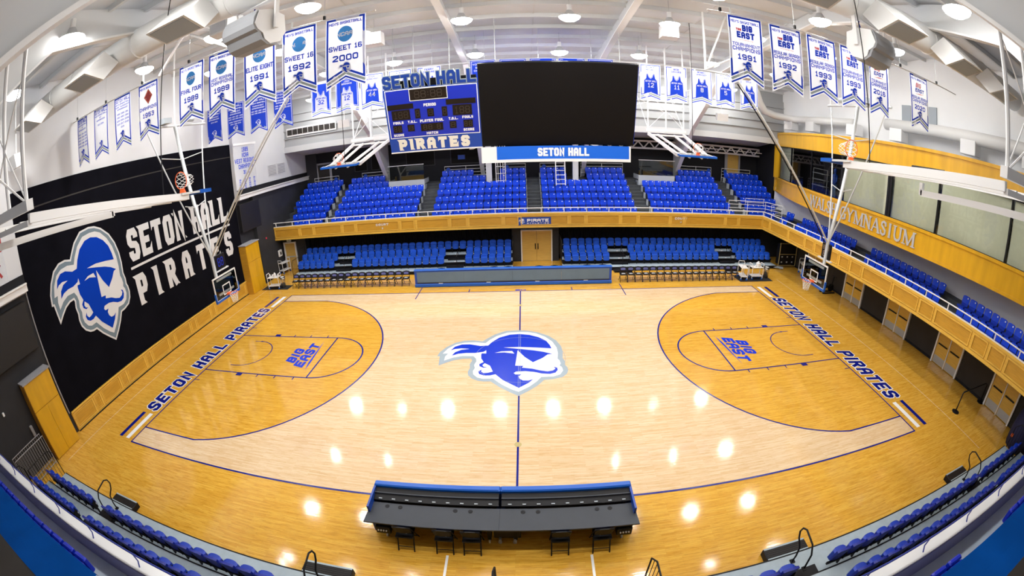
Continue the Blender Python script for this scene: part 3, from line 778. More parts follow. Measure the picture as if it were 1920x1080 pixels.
# ================================================================== BALCONY (back + right)
YF, XF, ZB, ZT = 12.45, 17.6, 2.57, 3.5
bal = struct('balcony_slab', MB().box(-18.3, 20.6, YF + .1, 19.6, 2.6, 2.82).box(XF + .1, 20.6, -20, YF + .1, 2.6, 2.82), 'riser')
def fascia(name, fn, L, wids, label, extra=None):
    t = thing(name, label, 'balcony front', tuple(fn(0, 0, 0)))
    mb = MB(); P = [fn(0, ZB, 0), fn(L, ZB, 0), fn(L, ZB, -.1), fn(0, ZB, -.1), fn(0, ZT, 0), fn(L, ZT, 0), fn(L, ZT, -.1), fn(0, ZT, -.1)]
    mb.hexa(P)
    part('board', mb, 'wood', t)
    mb = MB(); a = ZT - .09; P = [fn(0, a, .035), fn(L, a, .035), fn(L, a, -.12), fn(0, a, -.12), fn(0, ZT + .02, .035), fn(L, ZT + .02, .035), fn(L, ZT + .02, -.12), fn(0, ZT + .02, -.12)]
    mb.hexa(P); part('top_rail', mb, 'wood', t)
    mb = MB(); P = [fn(0, ZB - .02, .035), fn(L, ZB - .02, .035), fn(L, ZB - .02, -.12), fn(0, ZB - .02, -.12), fn(0, ZB + .12, .035), fn(L, ZB + .12, .035), fn(L, ZB + .12, -.12), fn(0, ZB + .12, -.12)]
    mb.hexa(P); part('bottom_rail', mb, 'wood', t)
    x = .05; i = 0
    while x < L - .5:
        wd = min(wids[i % len(wids)], L - x - .05)
        g = lambda u, v, n=0.0, x=x: fn(x + u, v, n)
        mb = MB().stroke(g, [(.05, ZB + .18), (wd - .05, ZB + .18), (wd - .05, ZT - .16), (.05, ZT - .16)], .05, .055, closed=True, depth=.055)
        p_ = part('panel', mb, 'wood', t)
        part('panel_inset', MB().area(g, [(.08, ZB + .21), (wd - .08, ZB + .21), (wd - .08, ZT - .19), (.08, ZT - .19)], .012), 'wood_inset', p_)
        x += wd + .1; i += 1
    return t
fB = lambda u, v, n=0.0: V(-18.0 + u, YF - n, v)
tB = fascia('balcony_fascia', fB, 35.6, [2.2, 1.1, 2.2, .95, 3.1, 1.0], 'long honey-wood panelled balcony front across the far side of the court')
fR = lambda u, v, n=0.0: V(XF - n, YF - u, v)
tR = fascia('balcony_fascia', fR, 24.5, [1.0, 2.4, 1.9, 1.0, 2.4, .95], 'honey-wood panelled balcony front running along the right side over the doors')
# the blue plaque and the two section crests
t = thing('plaque', 'blue PIRATE ATHLETICS plaque on the far balcony front above the double door', 'sign', (.95, YF, 3.0))
fk = frame((-.1, YF - .035, 2.72), (1, 0, 0), (0, 0, 1))
part('board', MB().box(-.1, 2.02, YF - .034, YF, 2.72, 3.24), 'board_blue2', t)
part('lettering', text(text(MB(), fk, 'PIRATE', 1.28, .22, .2, cw=.23, wt=.055, gap=.03, n=.003), fk, 'ATHLETICS', 1.28, .09, .07, cw=.11, wt=.02, gap=.06, n=.003), 'paint_white', t)
emblem(lambda u, v, n=0.0: fk(.28 + u, .27 + v, n), .07, .07, t, mats=('paint_white', 'board_blue2', 'paint_white'), n=.003, dn=.001)
for x, lb in ((-9.2, 'left'), (10.9, 'right')):
    t = thing('crest', 'small white COURT lettering on the far balcony front, %s of the plaque' % lb, 'sign', (x, YF, 3.0))
    fk2 = frame((x, YF - .03, 2.98), (1, 0, 0), (0, 0, 1))
    part('lettering', text(MB(), fk2, 'COURT', 0, .1, .15, cw=.15, wt=.04, gap=.04, depth=.02), 'cloth_white', t)
    part('small_numeral', text(MB(), fk2, '2' if x < 0 else '4', 0, -.14, .12, cw=.1, wt=.03, depth=.02), 'cloth_white', t)

# white rails above the balcony fronts
t = thing('balcony_railing', 'low white railing running along the top of the far balcony front', 'railing', (0, YF, ZT))
part('top_rail', MB().tube([(-17.95, YF, 3.84), (XF, YF, 3.84)], .03, 8), 'steel_white', t)
part('bottom_rail', MB().box(-17.98, XF, YF - .03, YF + .03, ZT + .02, ZT + .07), 'steel_white', t)
for i in range(25):
    x = -17.75 + 1.473 * i
    if x < XF + .1: part('post', MB().box(x - .025, x + .025, YF - .025, YF + .025, ZT, 3.84), 'steel_white', t)
t = thing('balcony_railing', 'low white railing running along the top of the right balcony front', 'railing', (XF, 0, ZT))
part('top_rail', MB().tube([(XF, YF, 3.84), (XF, -12, 3.84)], .03, 8), 'steel_white', t)
part('bottom_rail', MB().box(XF - .03, XF + .03, -12, YF, ZT + .02, ZT + .07), 'steel_white', t)
for i in range(17):
    y = 11.3 - 1.5 * i
    if y > -12: part('post', MB().box(XF - .025, XF + .025, y - .025, y + .025, ZT, 3.84), 'steel_white', t)
def guard(name, pts, z0, hts, label, grp=None, m='steel_white', r=.022):
    """rail guard through the plan points, with posts and bars at the given heights"""
    t = thing(name, label, 'railing', (pts[0][0], pts[0][1], z0), grp)
    top = [(x, y, z0 + hts[-1]) for x, y in pts]
    a, b = pts[0], pts[-1]
    mb = MB().tube([(a[0], a[1], z0)] + top + [(b[0], b[1], z0)], r, 6)
    part('outer_rail', mb, m, t)
    for h in hts[:-1]: part('bar', MB().tube([(x, y, z0 + h) for x, y in pts], r * .8, 6), m, t)
    for i in range(len(pts) - 1):
        p, q = Vector(pts[i]), Vector(pts[i + 1]); k = max(1, int((q - p).length / 1.4))
        for j in range(0 if i else 1, k):
            c = p + (q - p) * (j / k)
            part('post', MB().tube([(c.x, c.y, z0), (c.x, c.y, z0 + hts[-1])], r * .8, 6), m, t)
    return t
guard('corner_guard', [(14.7, 12.75), (17.9, 12.75), (18.6, 11.4)], 3.5, [.25, .5, .75, 1.0], 'white four-bar guard railing turning the far right balcony corner')
guard('corner_guard', [(16.9, 14.2), (18.6, 14.2)], 3.6, [.3, .6, .9], 'short white guard beside the upper seats at the far right corner')
guard('corner_guard', [(18.9, 13.4), (20.2, 13.4)], 3.3, [.3, .6, .9], 'short white guard against the grey wall at the far right corner')

# ================================================================== UPPER SEATING DECK
BY0, BP, BR = 13.2, .78, .39
deck = MB()
mb = MB().box(-18.0, 20.5, YF + .15, BY0 + .2 + 0, 2.82, 2.88)
for i in range(7):
    y0 = BY0 - .45 + BP * i + (0 if i else -.2)
    mb.box(-18.0, 20.5, y0, 19.0, 2.82 + (BR * i if i else 0) - (.0 if i == 0 else .02), 2.88 + BR * i)
    if i: mb.box(-18.0, 20.5, y0 - .001, y0 + .01, 2.88 + BR * (i - 1), 2.88 + BR * i)
terr = struct('terrace_floor', mb, 'riser')
SEC = [(-17.0, 6, 'far left corner section'), (-13.35, 13, 'section left of the left camera platform'), (-5.86, 13, 'section left of the centre aisle'),
       (1.56, 13, 'section right of the centre aisle'), (9.07, 13, 'section under the right folded hoop'), (16.67, 5, 'far right corner section')]
SP = .489
# aisle half-steps
for a, b in ((-13.95, -13.45), (-6.9, -5.95), (.55, 1.48), (7.98, 9.0), (15.5, 16.6)):
    if a < -13: a = -14.25
    st = thing('aisle_stair', 'charcoal aisle stair climbing between the blue upper seat sections, ' + {-14.25: 'leftmost', -6.9: 'second from left', .55: 'centre', 7.98: 'second from right', 15.5: 'rightmost'}[a] + ' of five', 'stairs', ((a + b) / 2, 13, 2.88))
    for i in range(1, 7):
        y0 = BY0 - .45 + BP * i
        part('step', MB().box(a, b, y0 - .3, y0, 2.88 + BR * (i - 1) + .001, 2.88 + BR * (i - .5)), 'riser', st)
for (x0, n, _), k in zip(SEC, range(6)):
    for side in (0, 1):
        X = x0 - .05 if side == 0 else x0 + n * SP + .02
        if k in (0, 2, 3) and side == 0 and k != 3: continue
        for i in range(0, 7 if k not in (1, 4) else 5):
            z = 2.88 + BR * i; y = BY0 + BP * i
            if (k == 5 and side == 1) or (k == 0 and side == 0): continue
            part('end_panel', MB().box(X, X + .03, y - .42, y + .02, z, z + .42), 'endpanel', terr)

# seat prototype (faces -Y, origin on the tread under its front)
def seat_meshes(pb, ps):
    bk = MB(); n = 5
    f_ = lambda a, b, c: (a, b, c)
    prof = []
    for i in range(n + 1):
        x = -.225 + .45 * i / n; bow = .035 * (1 - (2 * i / n - 1) ** 2)
        prof.append((x, bow))
    for i in range(n):
        (xa, ba), (xb, bb) = prof[i], prof[i + 1]
        ca = .03 if i == 0 else 0; cb = .03 if i == n - 1 else 0
        p = [(xa, .03 + ba, .50), (xb, .03 + bb, .50), (xb, .06 + bb, .50), (xa, .06 + ba, .50),
             (xa, .10 + ba, .82 - ca), (xb, .10 + bb, .82 - cb), (xb, .14 + bb, .82 - cb), (xa, .14 + ba, .82 - ca)]
        bk.hexa(p)
    me_b = bk.mesh('backrest', M[pb])
    pn = MB()
    pn.hexa([(-.2, -.40, .38), (.2, -.40, .38), (.2, -.02, .36), (-.2, -.02, .36), (-.215, -.42, .425), (.215, -.42, .425), (.205, 0, .40), (-.205, 0, .40)])
    pn.box(-.21, .21, -.425, -.395, .35, .44).box(-.2, .2, .03, .06, .36, .52)
    pn.box(-.03, .03, -.1, -.02, 0, .37).box(-.16, .16, -.12, .1, .30, .34)
    me_p = pn.mesh('seat', M[ps])
    tg = MB().area(lambda u, v, n=0: V(u, .011 + (v - .4) * .238, v), [(.10 + .036 * math.cos(a * .785), .745 + .036 * math.sin(a * .785)) for a in range(8)])
    me_t = tg.mesh('number_tag', M['tag'])
    return me_b, me_p, me_t
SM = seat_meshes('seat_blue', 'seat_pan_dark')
def tip_meshes():
    b = MB().cbox(-.20, .20, -.10, .06, .45, .72, .03)
    p = MB().cbox(-.195, .195, -.22, -.11, .40, .74, .03)
    h = MB().box(-.25, -.222, -.06, .04, .4, .72)
    return b.mesh('backrest', M['seat_navy']), p.mesh('seat', M['seat_navy']), h.mesh('hinge_cap', M['pad_blue'])
SN = tip_meshes()
def add_seat(name, meshes, loc, rz, label, group):
    o = thing(name, label, 'seat', loc, group, rz)
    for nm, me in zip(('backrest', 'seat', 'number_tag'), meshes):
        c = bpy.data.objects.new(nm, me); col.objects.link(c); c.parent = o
    return o
rest = [MB(), MB(), MB()]
for si, (x0, n, lab) in enumerate(SEC):
    for r in range(7):
        cnt = n
        x00 = x0
        if si == 0: cnt = [5, 6, 6, 7, 7, 7, 7][r]; x00 = x0 + (6 - cnt) * SP + (.0)
        if si == 5: cnt = [5, 6, 7, 7, 7, 7, 7][r]
        for c in range(cnt):
            X = x00 + SP * (c + .5); Y = BY0 + BP * r - .14; Z = 2.88 + BR * r
            if si == 1 and r >= 5 and X > -9.85: continue
            if si == 1 and r == 6 and X > -10.3: continue
            if si == 4 and r >= 5 and X < 12.1: continue
            if si == 4 and r == 6 and X < 12.5: continue
            if si == 2 and ((r == 5 and -2.6 < X < -1.3) or (r == 6 and -3.5 < X < -1.3)): continue
            if si == 3 and ((r == 5 and 3.5 < X < 4.8) or (r == 6 and 3.5 < X < 5.2)): continue
            if r < 4:
                add_seat('stadium_chair', SM, (X, Y, Z), 0, 'blue upper seat, %s from the left in the %s row, %s' % (ORD[c], ORD[r], lab.replace('section left of the left camera platform', 'second section from left').replace('section left of the centre aisle', 'section left of centre aisle').replace('section right of the centre aisle', 'section right of centre aisle').replace('section under the right folded hoop', 'second section from right')),
                         'blue upper seats across the far balcony')
            else:
                for q in range(3):
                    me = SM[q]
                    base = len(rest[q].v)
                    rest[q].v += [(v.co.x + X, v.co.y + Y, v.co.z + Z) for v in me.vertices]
                    rest[q].f += [tuple(base + i for i in p.vertices) for p in me.polygons]
rs = thing('stadium_seats', 'blue upper seats filling the rear three rows of the far balcony', 'seats', (0, 16, 4.4))
rs['kind'] = 'stuff'
for q, nm, m_ in ((0, 'backrests', 'seat_blue'), (1, 'seats', 'seat_pan_blue'), (2, 'number_tags', 'tag')):
    part(nm, rest[q], m_, rs, kind='stuff')

# rear concourse rails and camera platforms
RZ = 5.25
for a, b, lb in ((-16.9, -14.6, 'leftmost, before the white-framed door'), (-12.5, -10.2, 'above the second section from left'), (-5.7, -2.4, 'left of the centre support column'), (-1.2, .5, 'left of the centre aisle'),
                 (1.6, 3.4, 'right of the centre aisle'), (4.7, 8.0, 'beneath the ribbon board'), (12.8, 15.6, 'above the second section from right'), (16.6, 19.4, 'rightmost, before the open doorway')):
    t = guard('rear_railing', [(a, 18.15), (b, 18.15)], RZ, [.35, .6, .85, 1.1], 'white four-bar railing behind the top upper row, ' + lb, 'white railings behind the top row')
    part('section_disc', MB().lathe((b - .25 if a < -13 or a > 12 and a < 14 else a + .3, 18.1, RZ + .85), [(.16, 0), (.16, -.02), (0, -.02)], 16, axis=1), 'board_blue2', t)
for x0, x1, lb in ((-9.8, -7.0, 'left'), (8.9, 11.8, 'right')):
    t = thing('camera_platform', 'pale boxed camera platform with glass front in the upper seats, %s of the video board' % lb, 'platform', (x0, 16.7, 4.8))
    part('front_panel', MB().box(x0, x1, 16.62, 16.7, 4.85, 5.62), 'endpanel', t)
    part('side_panel', MB().box(x0, x0 + .06, 16.7, 18.2, 4.85, 5.62), 'endpanel', t)
    part('side_panel', MB().box(x1 - .06, x1, 16.7, 18.2, 4.85, 5.62), 'endpanel', t)
    part('floor_panel', MB().box(x0, x1, 16.7, 18.2, 5.2, 5.28), 'riser', t)
    part('glass_screen', MB().box(x0 + .02, x1 - .02, 16.66, 16.68, 5.62, 6.75), 'glass', t)
    part('glass_rail', MB().box(x0, x1, 16.64, 16.7, 6.75, 6.79), 'steel_white', t)

# ================================================================== BACK UPPER WALL
YB = 18.95
wbu = struct('wall_back', MB().box(-18.3, 23, YB, YB + .2, 2.8, 8.5), 'wall_black')
part('wall_pier', MB().box(-18.0, -16.95, YB - .12, YB, 5.2, 8.5), 'wall_dark', wbu)
t = bpy.data.objects.new('door_3', None); col.objects.link(t); t.location = (-16.4, YB, 5.2); t['kind'] = 'structure'
part('door_frame', MB().box(-16.95, -16.85, YB - .1, YB, 5.2, 7.5).box(-15.75, -15.55, YB - .1, YB, 5.2, 7.5).box(-16.95, -15.55, YB - .1, YB, 7.4, 7.55), 'wall_grey', t)
part('door_leaf', MB().box(-16.85, -15.75, YB - .03, YB, 5.2, 7.4), 'wall_brown', t)
t = bpy.data.objects.new('door_4', None); col.objects.link(t); t.location = (18.2, YB, 5.2); t['kind'] = 'structure'
part('door_frame', MB().box(17.25, 17.5, YB - .1, YB, 5.2, 7.6).box(18.6, 18.75, YB - .1, YB, 5.2, 7.6), 'wall_grey', t)
part('door_leaf', MB().box(17.5, 18.6, YB - .03, YB, 5.2, 7.6), 'wood_pale', t)
n = 1
for a, b in ((-13.4, -12.3), (-11.9, -11.2), (-8.9, -6.6), (-5.3, -3.0)):
    wn = bpy.data.objects.new('window_%d' % n, None); col.objects.link(wn); wn.location = (a, YB, 6.2); wn['kind'] = 'structure'
    part('window_frame', MB().stroke(frame((a, YB - .02, 6.5), (1, 0, 0), (0, 0, 1)), [(0, 0), (b - a, 0), (b - a, 1.3), (0, 1.3)], .06, .02, closed=True, depth=.02), 'wall_dark', wn)
    part('window_pane', MB().box(a, b, YB - .03, YB - .02, 6.5, 7.8), 'screen_black', wn)
    n += 1
t = thing('wall_screen', 'small unlit blue-tinted screen on the black wall behind the far seats', 'screen', (-4.6, YB - .1, 6.9))
part('housing', MB().box(-4.75, -4.15, YB - .12, YB - .04, 6.8, 7.2), 'black', t)
part('display', MB().box(-4.72, -4.18, YB - .125, YB - .12, 6.83, 7.17), 'board_blue2', t)

# soffit, siding and the lattice girder above the far seats
sof = part('soffit', MB().quad((-18, 15.4, 9.1), (21.5, 15.4, 9.1), (21.5, YB, 8.42), (-18, YB, 8.42)).box(-18, 21.5, 15.3, 15.42, 8.85, 9.3), 'frame_grey', wbu)
for i in range(5):
    z = 9.3 + .62 * i
    part('siding_board', MB().hexa([(-18, 15.42 + .05, z), (21.5, 15.42 + .05, z), (21.5, 15.6, z), (-18, 15.6, z), (-18, 15.50, z + .6), (21.5, 15.50, z + .6), (21.5, 15.6, z + .6), (-18, 15.6, z + .6)]).box(-18, 21.5, 15.4, 15.5, z, z + .07), 'siding', wbu)
part('siding_backing', MB().box(-18, 21.5, 15.6, 15.7, 9.2, 14), 'siding', wbu)
lv = thing('louvre_window', 'long dark louvred opening in the white siding at the upper left of the far side', 'louvre', (-15.5, 15.4, 10.3))
part('frame', MB().box(-17.7, -13.3, 15.36, 15.42, 10.08, 10.75), 'steel_white', lv)
for i in range(9):
    part('pane', MB().box(-17.6 + i * .475, -17.6 + i * .475 + .42, 15.33, 15.37, 10.2, 10.62), 'wall_brown', lv)
ga = thing('lattice_girder', 'white lattice girder with diagonal webbing below the soffit on the right of the far side', 'girder', (7, YB - .4, 7.6))
gy = YB - .45
part('top_chord', MB().box(5.0, 20.8, gy - .06, gy + .06, 8.12, 8.26), 'steel_white', ga)
part('bottom_chord', MB().box(5.0, 20.8, gy - .06, gy + .06, 7.55, 7.69), 'steel_white', ga)
for i in range(17):
    x = 5.2 + i * .92
    part('web_bar', MB().bar((x, gy, 7.65), (x + .46, gy, 8.16), .09), 'steel_white', ga)
    part('web_bar', MB().bar((x + .46, gy, 8.16), (x + .92, gy, 7.65), .09), 'steel_white', ga)

# ================================================================== RIGHT WALL
wr = struct('wall_right', MB().box(XR, XR + .35, -20, 20, 0, 2.6), 'wall_brown')
part('wall_cladding', MB().box(XR, XR + .35, -20, 15.9, 2.6, 5.4), 'wall_light_grey', wr, label='grey wall behind the right balcony seats')
part('wall_cladding', MB().box(XR + .6, XR + 2.2, -20, 19, 5.2, 15.2), 'wall_white_right', wr, label='white upper wall')
part('wall_pier', MB().box(XR, XR + .4, 15.6, YB, 2.6, 9.5), 'wall_black', wr)
mb = MB()
struct('baseboard_right', MB().box(XR - .03, XR, -9.6, 12.9, 0, .12), 'wall_black')
dn = 5
for ya, yb in ((9.8, 7.95), (5.25, 3.35), (.95, -1.05), (-3.45, -5.42), (-7.8, -9.7)):
    d = bpy.data.objects.new('door_%d' % dn, None); col.objects.link(d); d.location = (XR, (ya + yb) / 2, 0); d['kind'] = 'structure'; dn += 1
    part('door_frame', MB().box(XR - .12, XR + .02, ya - .07, ya + .03, 0, 2.5).box(XR - .12, XR + .02, yb - .03, yb + .07, 0, 2.5).box(XR - .12, XR + .02, yb, ya, 2.42, 2.52), 'steel_white', d)
    ym = (ya + yb) / 2
    part('mullion', MB().box(XR - .09, XR - .01, ym - .03, ym + .03, 0, 2.42), 'steel_white', d)
    for a, b in ((ya - .07, ym + .03), (ym - .03, yb + .07)):
        lf = part('door_leaf', MB().box(XR - .05, XR - .01, b, a, .02, 2.42), 'wood', d)
        part('kick_plate', MB().box(XR - .056, XR - .05, b + .03, a - .03, .04, .42), 'steel_grey', lf)
        part('panic_bar', MB().box(XR - .11, XR - .05, b + .1, a - .1, 1.0, 1.06), 'black_metal', lf)

# curved maple band with the glazed suite
def bx(y): return 17.45 + (y - .8) ** 2 / 70.0
BYs = [15.6 - i * .75 for i in range(39)]
def strip(mb, z0, z1, off=0.0, th=.12, ys=None):
    ys = ys or BYs
    for a, b in zip(ys[:-1], ys[1:]):
        p = []
        for z in (z0, z1):
            p += [(bx(a) + off, a, z), (bx(b) + off, b, z), (bx(b) + off + th, b, z), (bx(a) + off + th, a, z)]
        mb.hexa(p)
    return mb
band = thing('suite_front', 'curved golden-wood band with a long window wall along the upper right side', 'window wall', (17.5, 0, 5.2))
part('lower_board', strip(MB(), 5.18, 6.18), 'wood_band', band)
part('upper_board', strip(MB(), 8.72, 9.72), 'wood_band', band)
part('bottom_moulding', strip(MB(), 5.08, 5.2, -.06, .2), 'wood_band', band)
part('sill_moulding', strip(MB(), 6.12, 6.26, -.06, .2), 'wood_band', band)
part('top_moulding', strip(MB(), 9.66, 9.8, -.06, .2), 'wood_band', band)
part('end_board', MB().box(bx(15.6) - .1, bx(15.6) + .6, 15.45, 15.75, 5.1, 9.8).box(bx(15) - .05, bx(15) + .1, 14.85, 15.6, 6.2, 8.75), 'wood_band', band)
mb = MB()
for a, b in zip(BYs[:-1], BYs[1:]):
    mb.quad((bx(a) + .12, a, 5.12), (bx(b) + .12, b, 5.12), (XR + .6, b, 5.12), (XR + .6, a, 5.12))
    mb.quad((bx(a) + .1, a, 9.76), (bx(b) + .1, b, 9.76), (XR + .8, b, 9.76), (XR + .8, a, 9.76))
part('deck_underside', mb, 'wall_grey', band)
def sub(y0, y1, k=6): return [y0 + (y1 - y0) * i / k for i in range(k + 1)]
wins = [(14.85, 11.3, 'blind'), (11.3, 7.6, None), (7.6, 4.0, None), (3.75, .1, 'blind'), (-.35, -3.35, 'blind'), (-3.42, -7.3, 'blind'), (-7.37, -12.5, 'blind')]
for a, b, bl in wins:
    ys = sub(a - .03, b + .03)
    mb = MB()
    for p, q in zip(ys[:-1], ys[1:]):
        mb.quad((bx(p) + .04, p, 6.26), (bx(q) + .04, q, 6.26), (bx(q) + .04, q, 8.72), (bx(p) + .04, p, 8.72))
    pn = part('pane', mb, 'glass_window', band)
    if bl:
        mb = MB()
        for p, q in zip(ys[:-1], ys[1:]):
            mb.quad((bx(p) + .2, p, 6.2), (bx(q) + .2, q, 6.2), (bx(q) + .2, q, 8.72), (bx(p) + .2, p, 8.72))
        part('roller_blind', mb, 'blind', band)
for y in (11.3, 7.6, 3.87, -.13, -.3, -3.38, -7.33):
    wd = .07 if y in (-.13, -.3, 3.87) else .03
    part('mullion', MB().box(bx(y) - .01, bx(y) + .12, y - wd, y + wd, 6.2, 8.75), 'black', band)
part('glazing_bar', strip(MB(), 6.24, 6.28, -.01, .1), 'black', band)
part('glazing_bar', strip(MB(), 8.68, 8.74, -.01, .1), 'black', band)
# room behind the clear panes
room = struct('wall_suite', MB().box(XR + .2, XR + .5, 3.6, 15.4, 6.0, 9.0), 'wall_black')
mb = MB()
for a, b in zip(BYs[:-1], BYs[1:]):
    if b > 3.3: mb.quad((bx(a) + .13, a, 6.0), (bx(b) + .13, b, 6.0), (XR + .3, b, 6.0), (XR + .3, a, 6.0))
part('room_floor', mb, 'wall_black', room)
t = thing('clothes_rack', 'dim metal rack standing behind the clear suite windows', 'rack', (19.6, 8.4, 6.0))
part('frame', MB().tube([(19.6, 7.6, 6), (19.6, 7.6, 7.6), (19.6, 9.2, 7.6), (19.6, 9.2, 6)], .03, 6), 'steel_grey', t)
for z in (6.5, 6.9, 7.3): part('shelf', MB().box(19.4, 19.8, 7.6, 9.2, z, z + .03), 'steel_grey', t)
# raised serif letters, following the curve
def fS(u, v, n=0.0):
    y = 7.4 - u
    return V(bx(y) - .03 - n, y, v)
SG = {  # (polyline, weight)
 'W': [([(0, .97), (.27, .03)], 1), ([(.27, .03), (.5, .95)], .5), ([(.5, .95), (.75, .03)], 1), ([(.75, .03), (1, .97)], .5), ([(-.1, .98), (.15, .98)], .3), ([(.38, .98), (.6, .98)], .3), ([(.88, .98), (1.1, .98)], .3)],
 'A': [([(.08, .03), (.5, .97)], .5), ([(.5, .97), (.92, .03)], 1), ([(.25, .35), (.72, .35)], .4), ([(-.05, .02), (.2, .02)], .3), ([(.74, .02), (1.08, .02)], .3)],
 'L': [([(.25, .03), (.25, .97)], 1), ([(.05, .98), (.45, .98)], .3), ([(.05, .03), (.9, .03), (.98, .25)], .45)],
 'S': [([(.85, .72), (.8, .9), (.5, .98), (.22, .88), (.2, .68), (.5, .52), (.82, .36), (.82, .14), (.5, .02), (.2, .1), (.14, .3)], .75)],
 'H': [([(.2, .03), (.2, .97)], 1), ([(.8, .03), (.8, .97)], 1), ([(.2, .5), (.8, .5)], .45), ([(.02, .98), (.38, .98)], .3), ([(.62, .98), (.98, .98)], .3), ([(.02, .02), (.38, .02)], .3), ([(.62, .02), (.98, .02)], .3)],
 'G': [([(.9, .72), (.82, .9), (.55, .98), (.25, .88), (.12, .6), (.12, .38), (.26, .1), (.55, .02), (.88, .12)], .7), ([(.85, .1), (.85, .42)], 1), ([(.65, .43), (1.0, .43)], .3)],
 'Y': [([(.1, .97), (.5, .48)], 1), ([(.9, .97), (.5, .48)], .5), ([(.5, .48), (.5, .03)], 1), ([(-.05, .98), (.28, .98)], .3), ([(.75, .98), (1.05, .98)], .3), ([(.32, .02), (.68, .02)], .3)],
 'M': [([(.12, .03), (.15, .95)], .5), ([(.15, .95), (.5, .05)], 1), ([(.5, .05), (.86, .95)], .5), ([(.86, .95), (.88, .03)], 1), ([(-.02, .98), (.2, .98)], .3), ([(.82, .98), (1.02, .98)], .3), ([(-.02, .02), (.27, .02)], .3), ([(.72, .02), (1.05, .02)], .3)],
 'N': [([(.15, .03), (.15, .95)], .5), ([(.15, .97), (.85, .05)], 1), ([(.85, .03), (.85, .97)], .5), ([(-.02, .98), (.2, .98)], .3), ([(.68, .98), (1.02, .98)], .3), ([(0, .02), (.3, .02)], .3)],
 'I': [([(.5, .03), (.5, .97)], 1), ([(.3, .98), (.7, .98)], .3), ([(.3, .02), (.7, .02)], .3)],
 'U': [([(.18, .97), (.18, .3), (.3, .08), (.52, .02), (.74, .1), (.84, .3), (.84, .97)], .8), ([(0, .98), (.36, .98)], .3), ([(.68, .98), (1.0, .98)], .3)],
}
sg = thing('gymnasium_sign', 'raised silver serif lettering WALSH GYMNASIUM on the curved golden-wood band', 'sign', (18, 2.4, 5.4))
u = .1
wid = {'W': .92, 'M': .9, 'I': .42, 'S': .5, 'L': .56, 'A': .68, ' ': .3}
tot = sum(wid.get(ch, .66) + .06 for ch in 'WALSH GYMNASIUM')
k = 9.7 / tot
for ch in 'WALSH GYMNASIUM':
    wd = wid.get(ch, .66)
    if ch != ' ':
        mb = MB()
        for pl, q in SG[ch]:
            mb.stroke(fS, [((u + a * wd * k), 5.32 + b * .66) for a, b in pl], .12 * q + .01, .03, cap=0.3, depth=.03)
        part('letter', mb, 'silver', sg)
    u += (wd + .06) * k

# person seen behind the glass
pe = thing('person', 'person in a blue top and jeans standing behind the clear suite window', 'person', (19.2, 6.3, 6.0))
pb = MB()
pb.lathe((19.2, 6.3, 6.85), [(.0, -.02), (.17, 0), (.16, .25), (.21, .5), (.19, .62), (.07, .68), (.06, .74), (.1, .8), (.115, .9), (.1, .98), (0, 1.03)], 12)
for s in (-1, 1): pb.tube([(19.2, 6.3 + s * .2, 7.42), (19.15, 6.3 + s * .26, 7.15), (19.05, 6.3 + s * .2, 6.95)], .05, 6, .035)
part('torso', pb, 'board_blue2', pe, smooth=True)
pb = MB()
for s in (-1, 1): pb.tube([(19.2, 6.3 + s * .09, 6.9), (19.17, 6.3 + s * .1, 6.45), (19.2, 6.3 + s * .11, 6.02)], .09, 8, .06)
part('trousers', pb, 'denim', pe, smooth=True)

# wall panels, pipe duct with boxes on the upper right wall
for k_, y in enumerate((1.72, -.34)):
    solo('acoustic_panel', MB().box(XR + .52, XR + .6, y - .36, y + .36, 11.27, 12.25), 'grille', 'grey acoustic panel on the white upper right wall, ' + ('left' if k_ == 0 else 'right') + ' of the hanging 2020 banner', 'panel', (XR + .6, y, 11.3), 'grey panels on the upper right wall')
pd = thing('wall_duct', 'white round air duct with hanging outlet boxes along the upper right wall', 'duct', (20, 0, 10.7))
part('pipe', MB().tube([(16.2, 12.2, 12.6), (16.6, 12.4, 12.4), (17.0, 12.6, 11.7), (17.6, 12.9, 11.15), (18.6, 13.0, 10.95), (19.8, 12.9, 10.9), (20.1, 12.2, 10.85), (20.1, 5.6, 10.85)], .26, 12), 'duct', pd, smooth=True)
part('pipe', MB().tube([(20.1, 2.6, 10.95), (20.1, -14, 10.75)], .32, 12), 'duct', pd, smooth=True)
for y in (13.0, 10.2, 5.6, 1.6, -3.7, -7.6):
    part('outlet_box', MB().cbox(19.8, 20.5, y - .5, y + .5, 10.05, 10.75, .03), 'steel_white', pd)

# ================================================================== CEILING
def rz(y): return 14.9 - .11 * abs(y)
ceil = struct('ceiling', MB().quad((-19, -20, rz(20)), (22.6, -20, rz(20)), (22.6, 0, rz(0)), (-19, 0, rz(0))).quad((-19, 0, rz(0)), (22.6, 0, rz(0)), (22.6, 20, rz(20)), (-19, 20, rz(20))), 'ceiling')
i = 0
for k in range(-12, 13):
    y = k * 1.55
    part('purlin', MB().box(-18.3, 21.4, y - .06, y + .06, rz(y) - .2, rz(y)), 'frame_grey', ceil)
for X in (-14.2, -6.6, 1.0, 8.7, 16.3):
    part('liner_seam', MB().hexa([(X - .03, -19, rz(19) - .03), (X + .03, -19, rz(19) - .03), (X + .03, 0, rz(0) - .03), (X - .03, 0, rz(0) - .03), (X - .03, -19, rz(19)), (X + .03, -19, rz(19)), (X + .03, 0, rz(0)), (X - .03, 0, rz(0))]).hexa(
        [(X - .03, 0, rz(0) - .03), (X + .03, 0, rz(0) - .03), (X + .03, 19, rz(19) - .03), (X - .03, 19, rz(19) - .03), (X - .03, 0, rz(0)), (X + .03, 0, rz(0)), (X + .03, 19, rz(19)), (X - .03, 19, rz(19))]), 'frame_grey', ceil)
FX = (-10.4, -2.75, 4.9, 12.5)
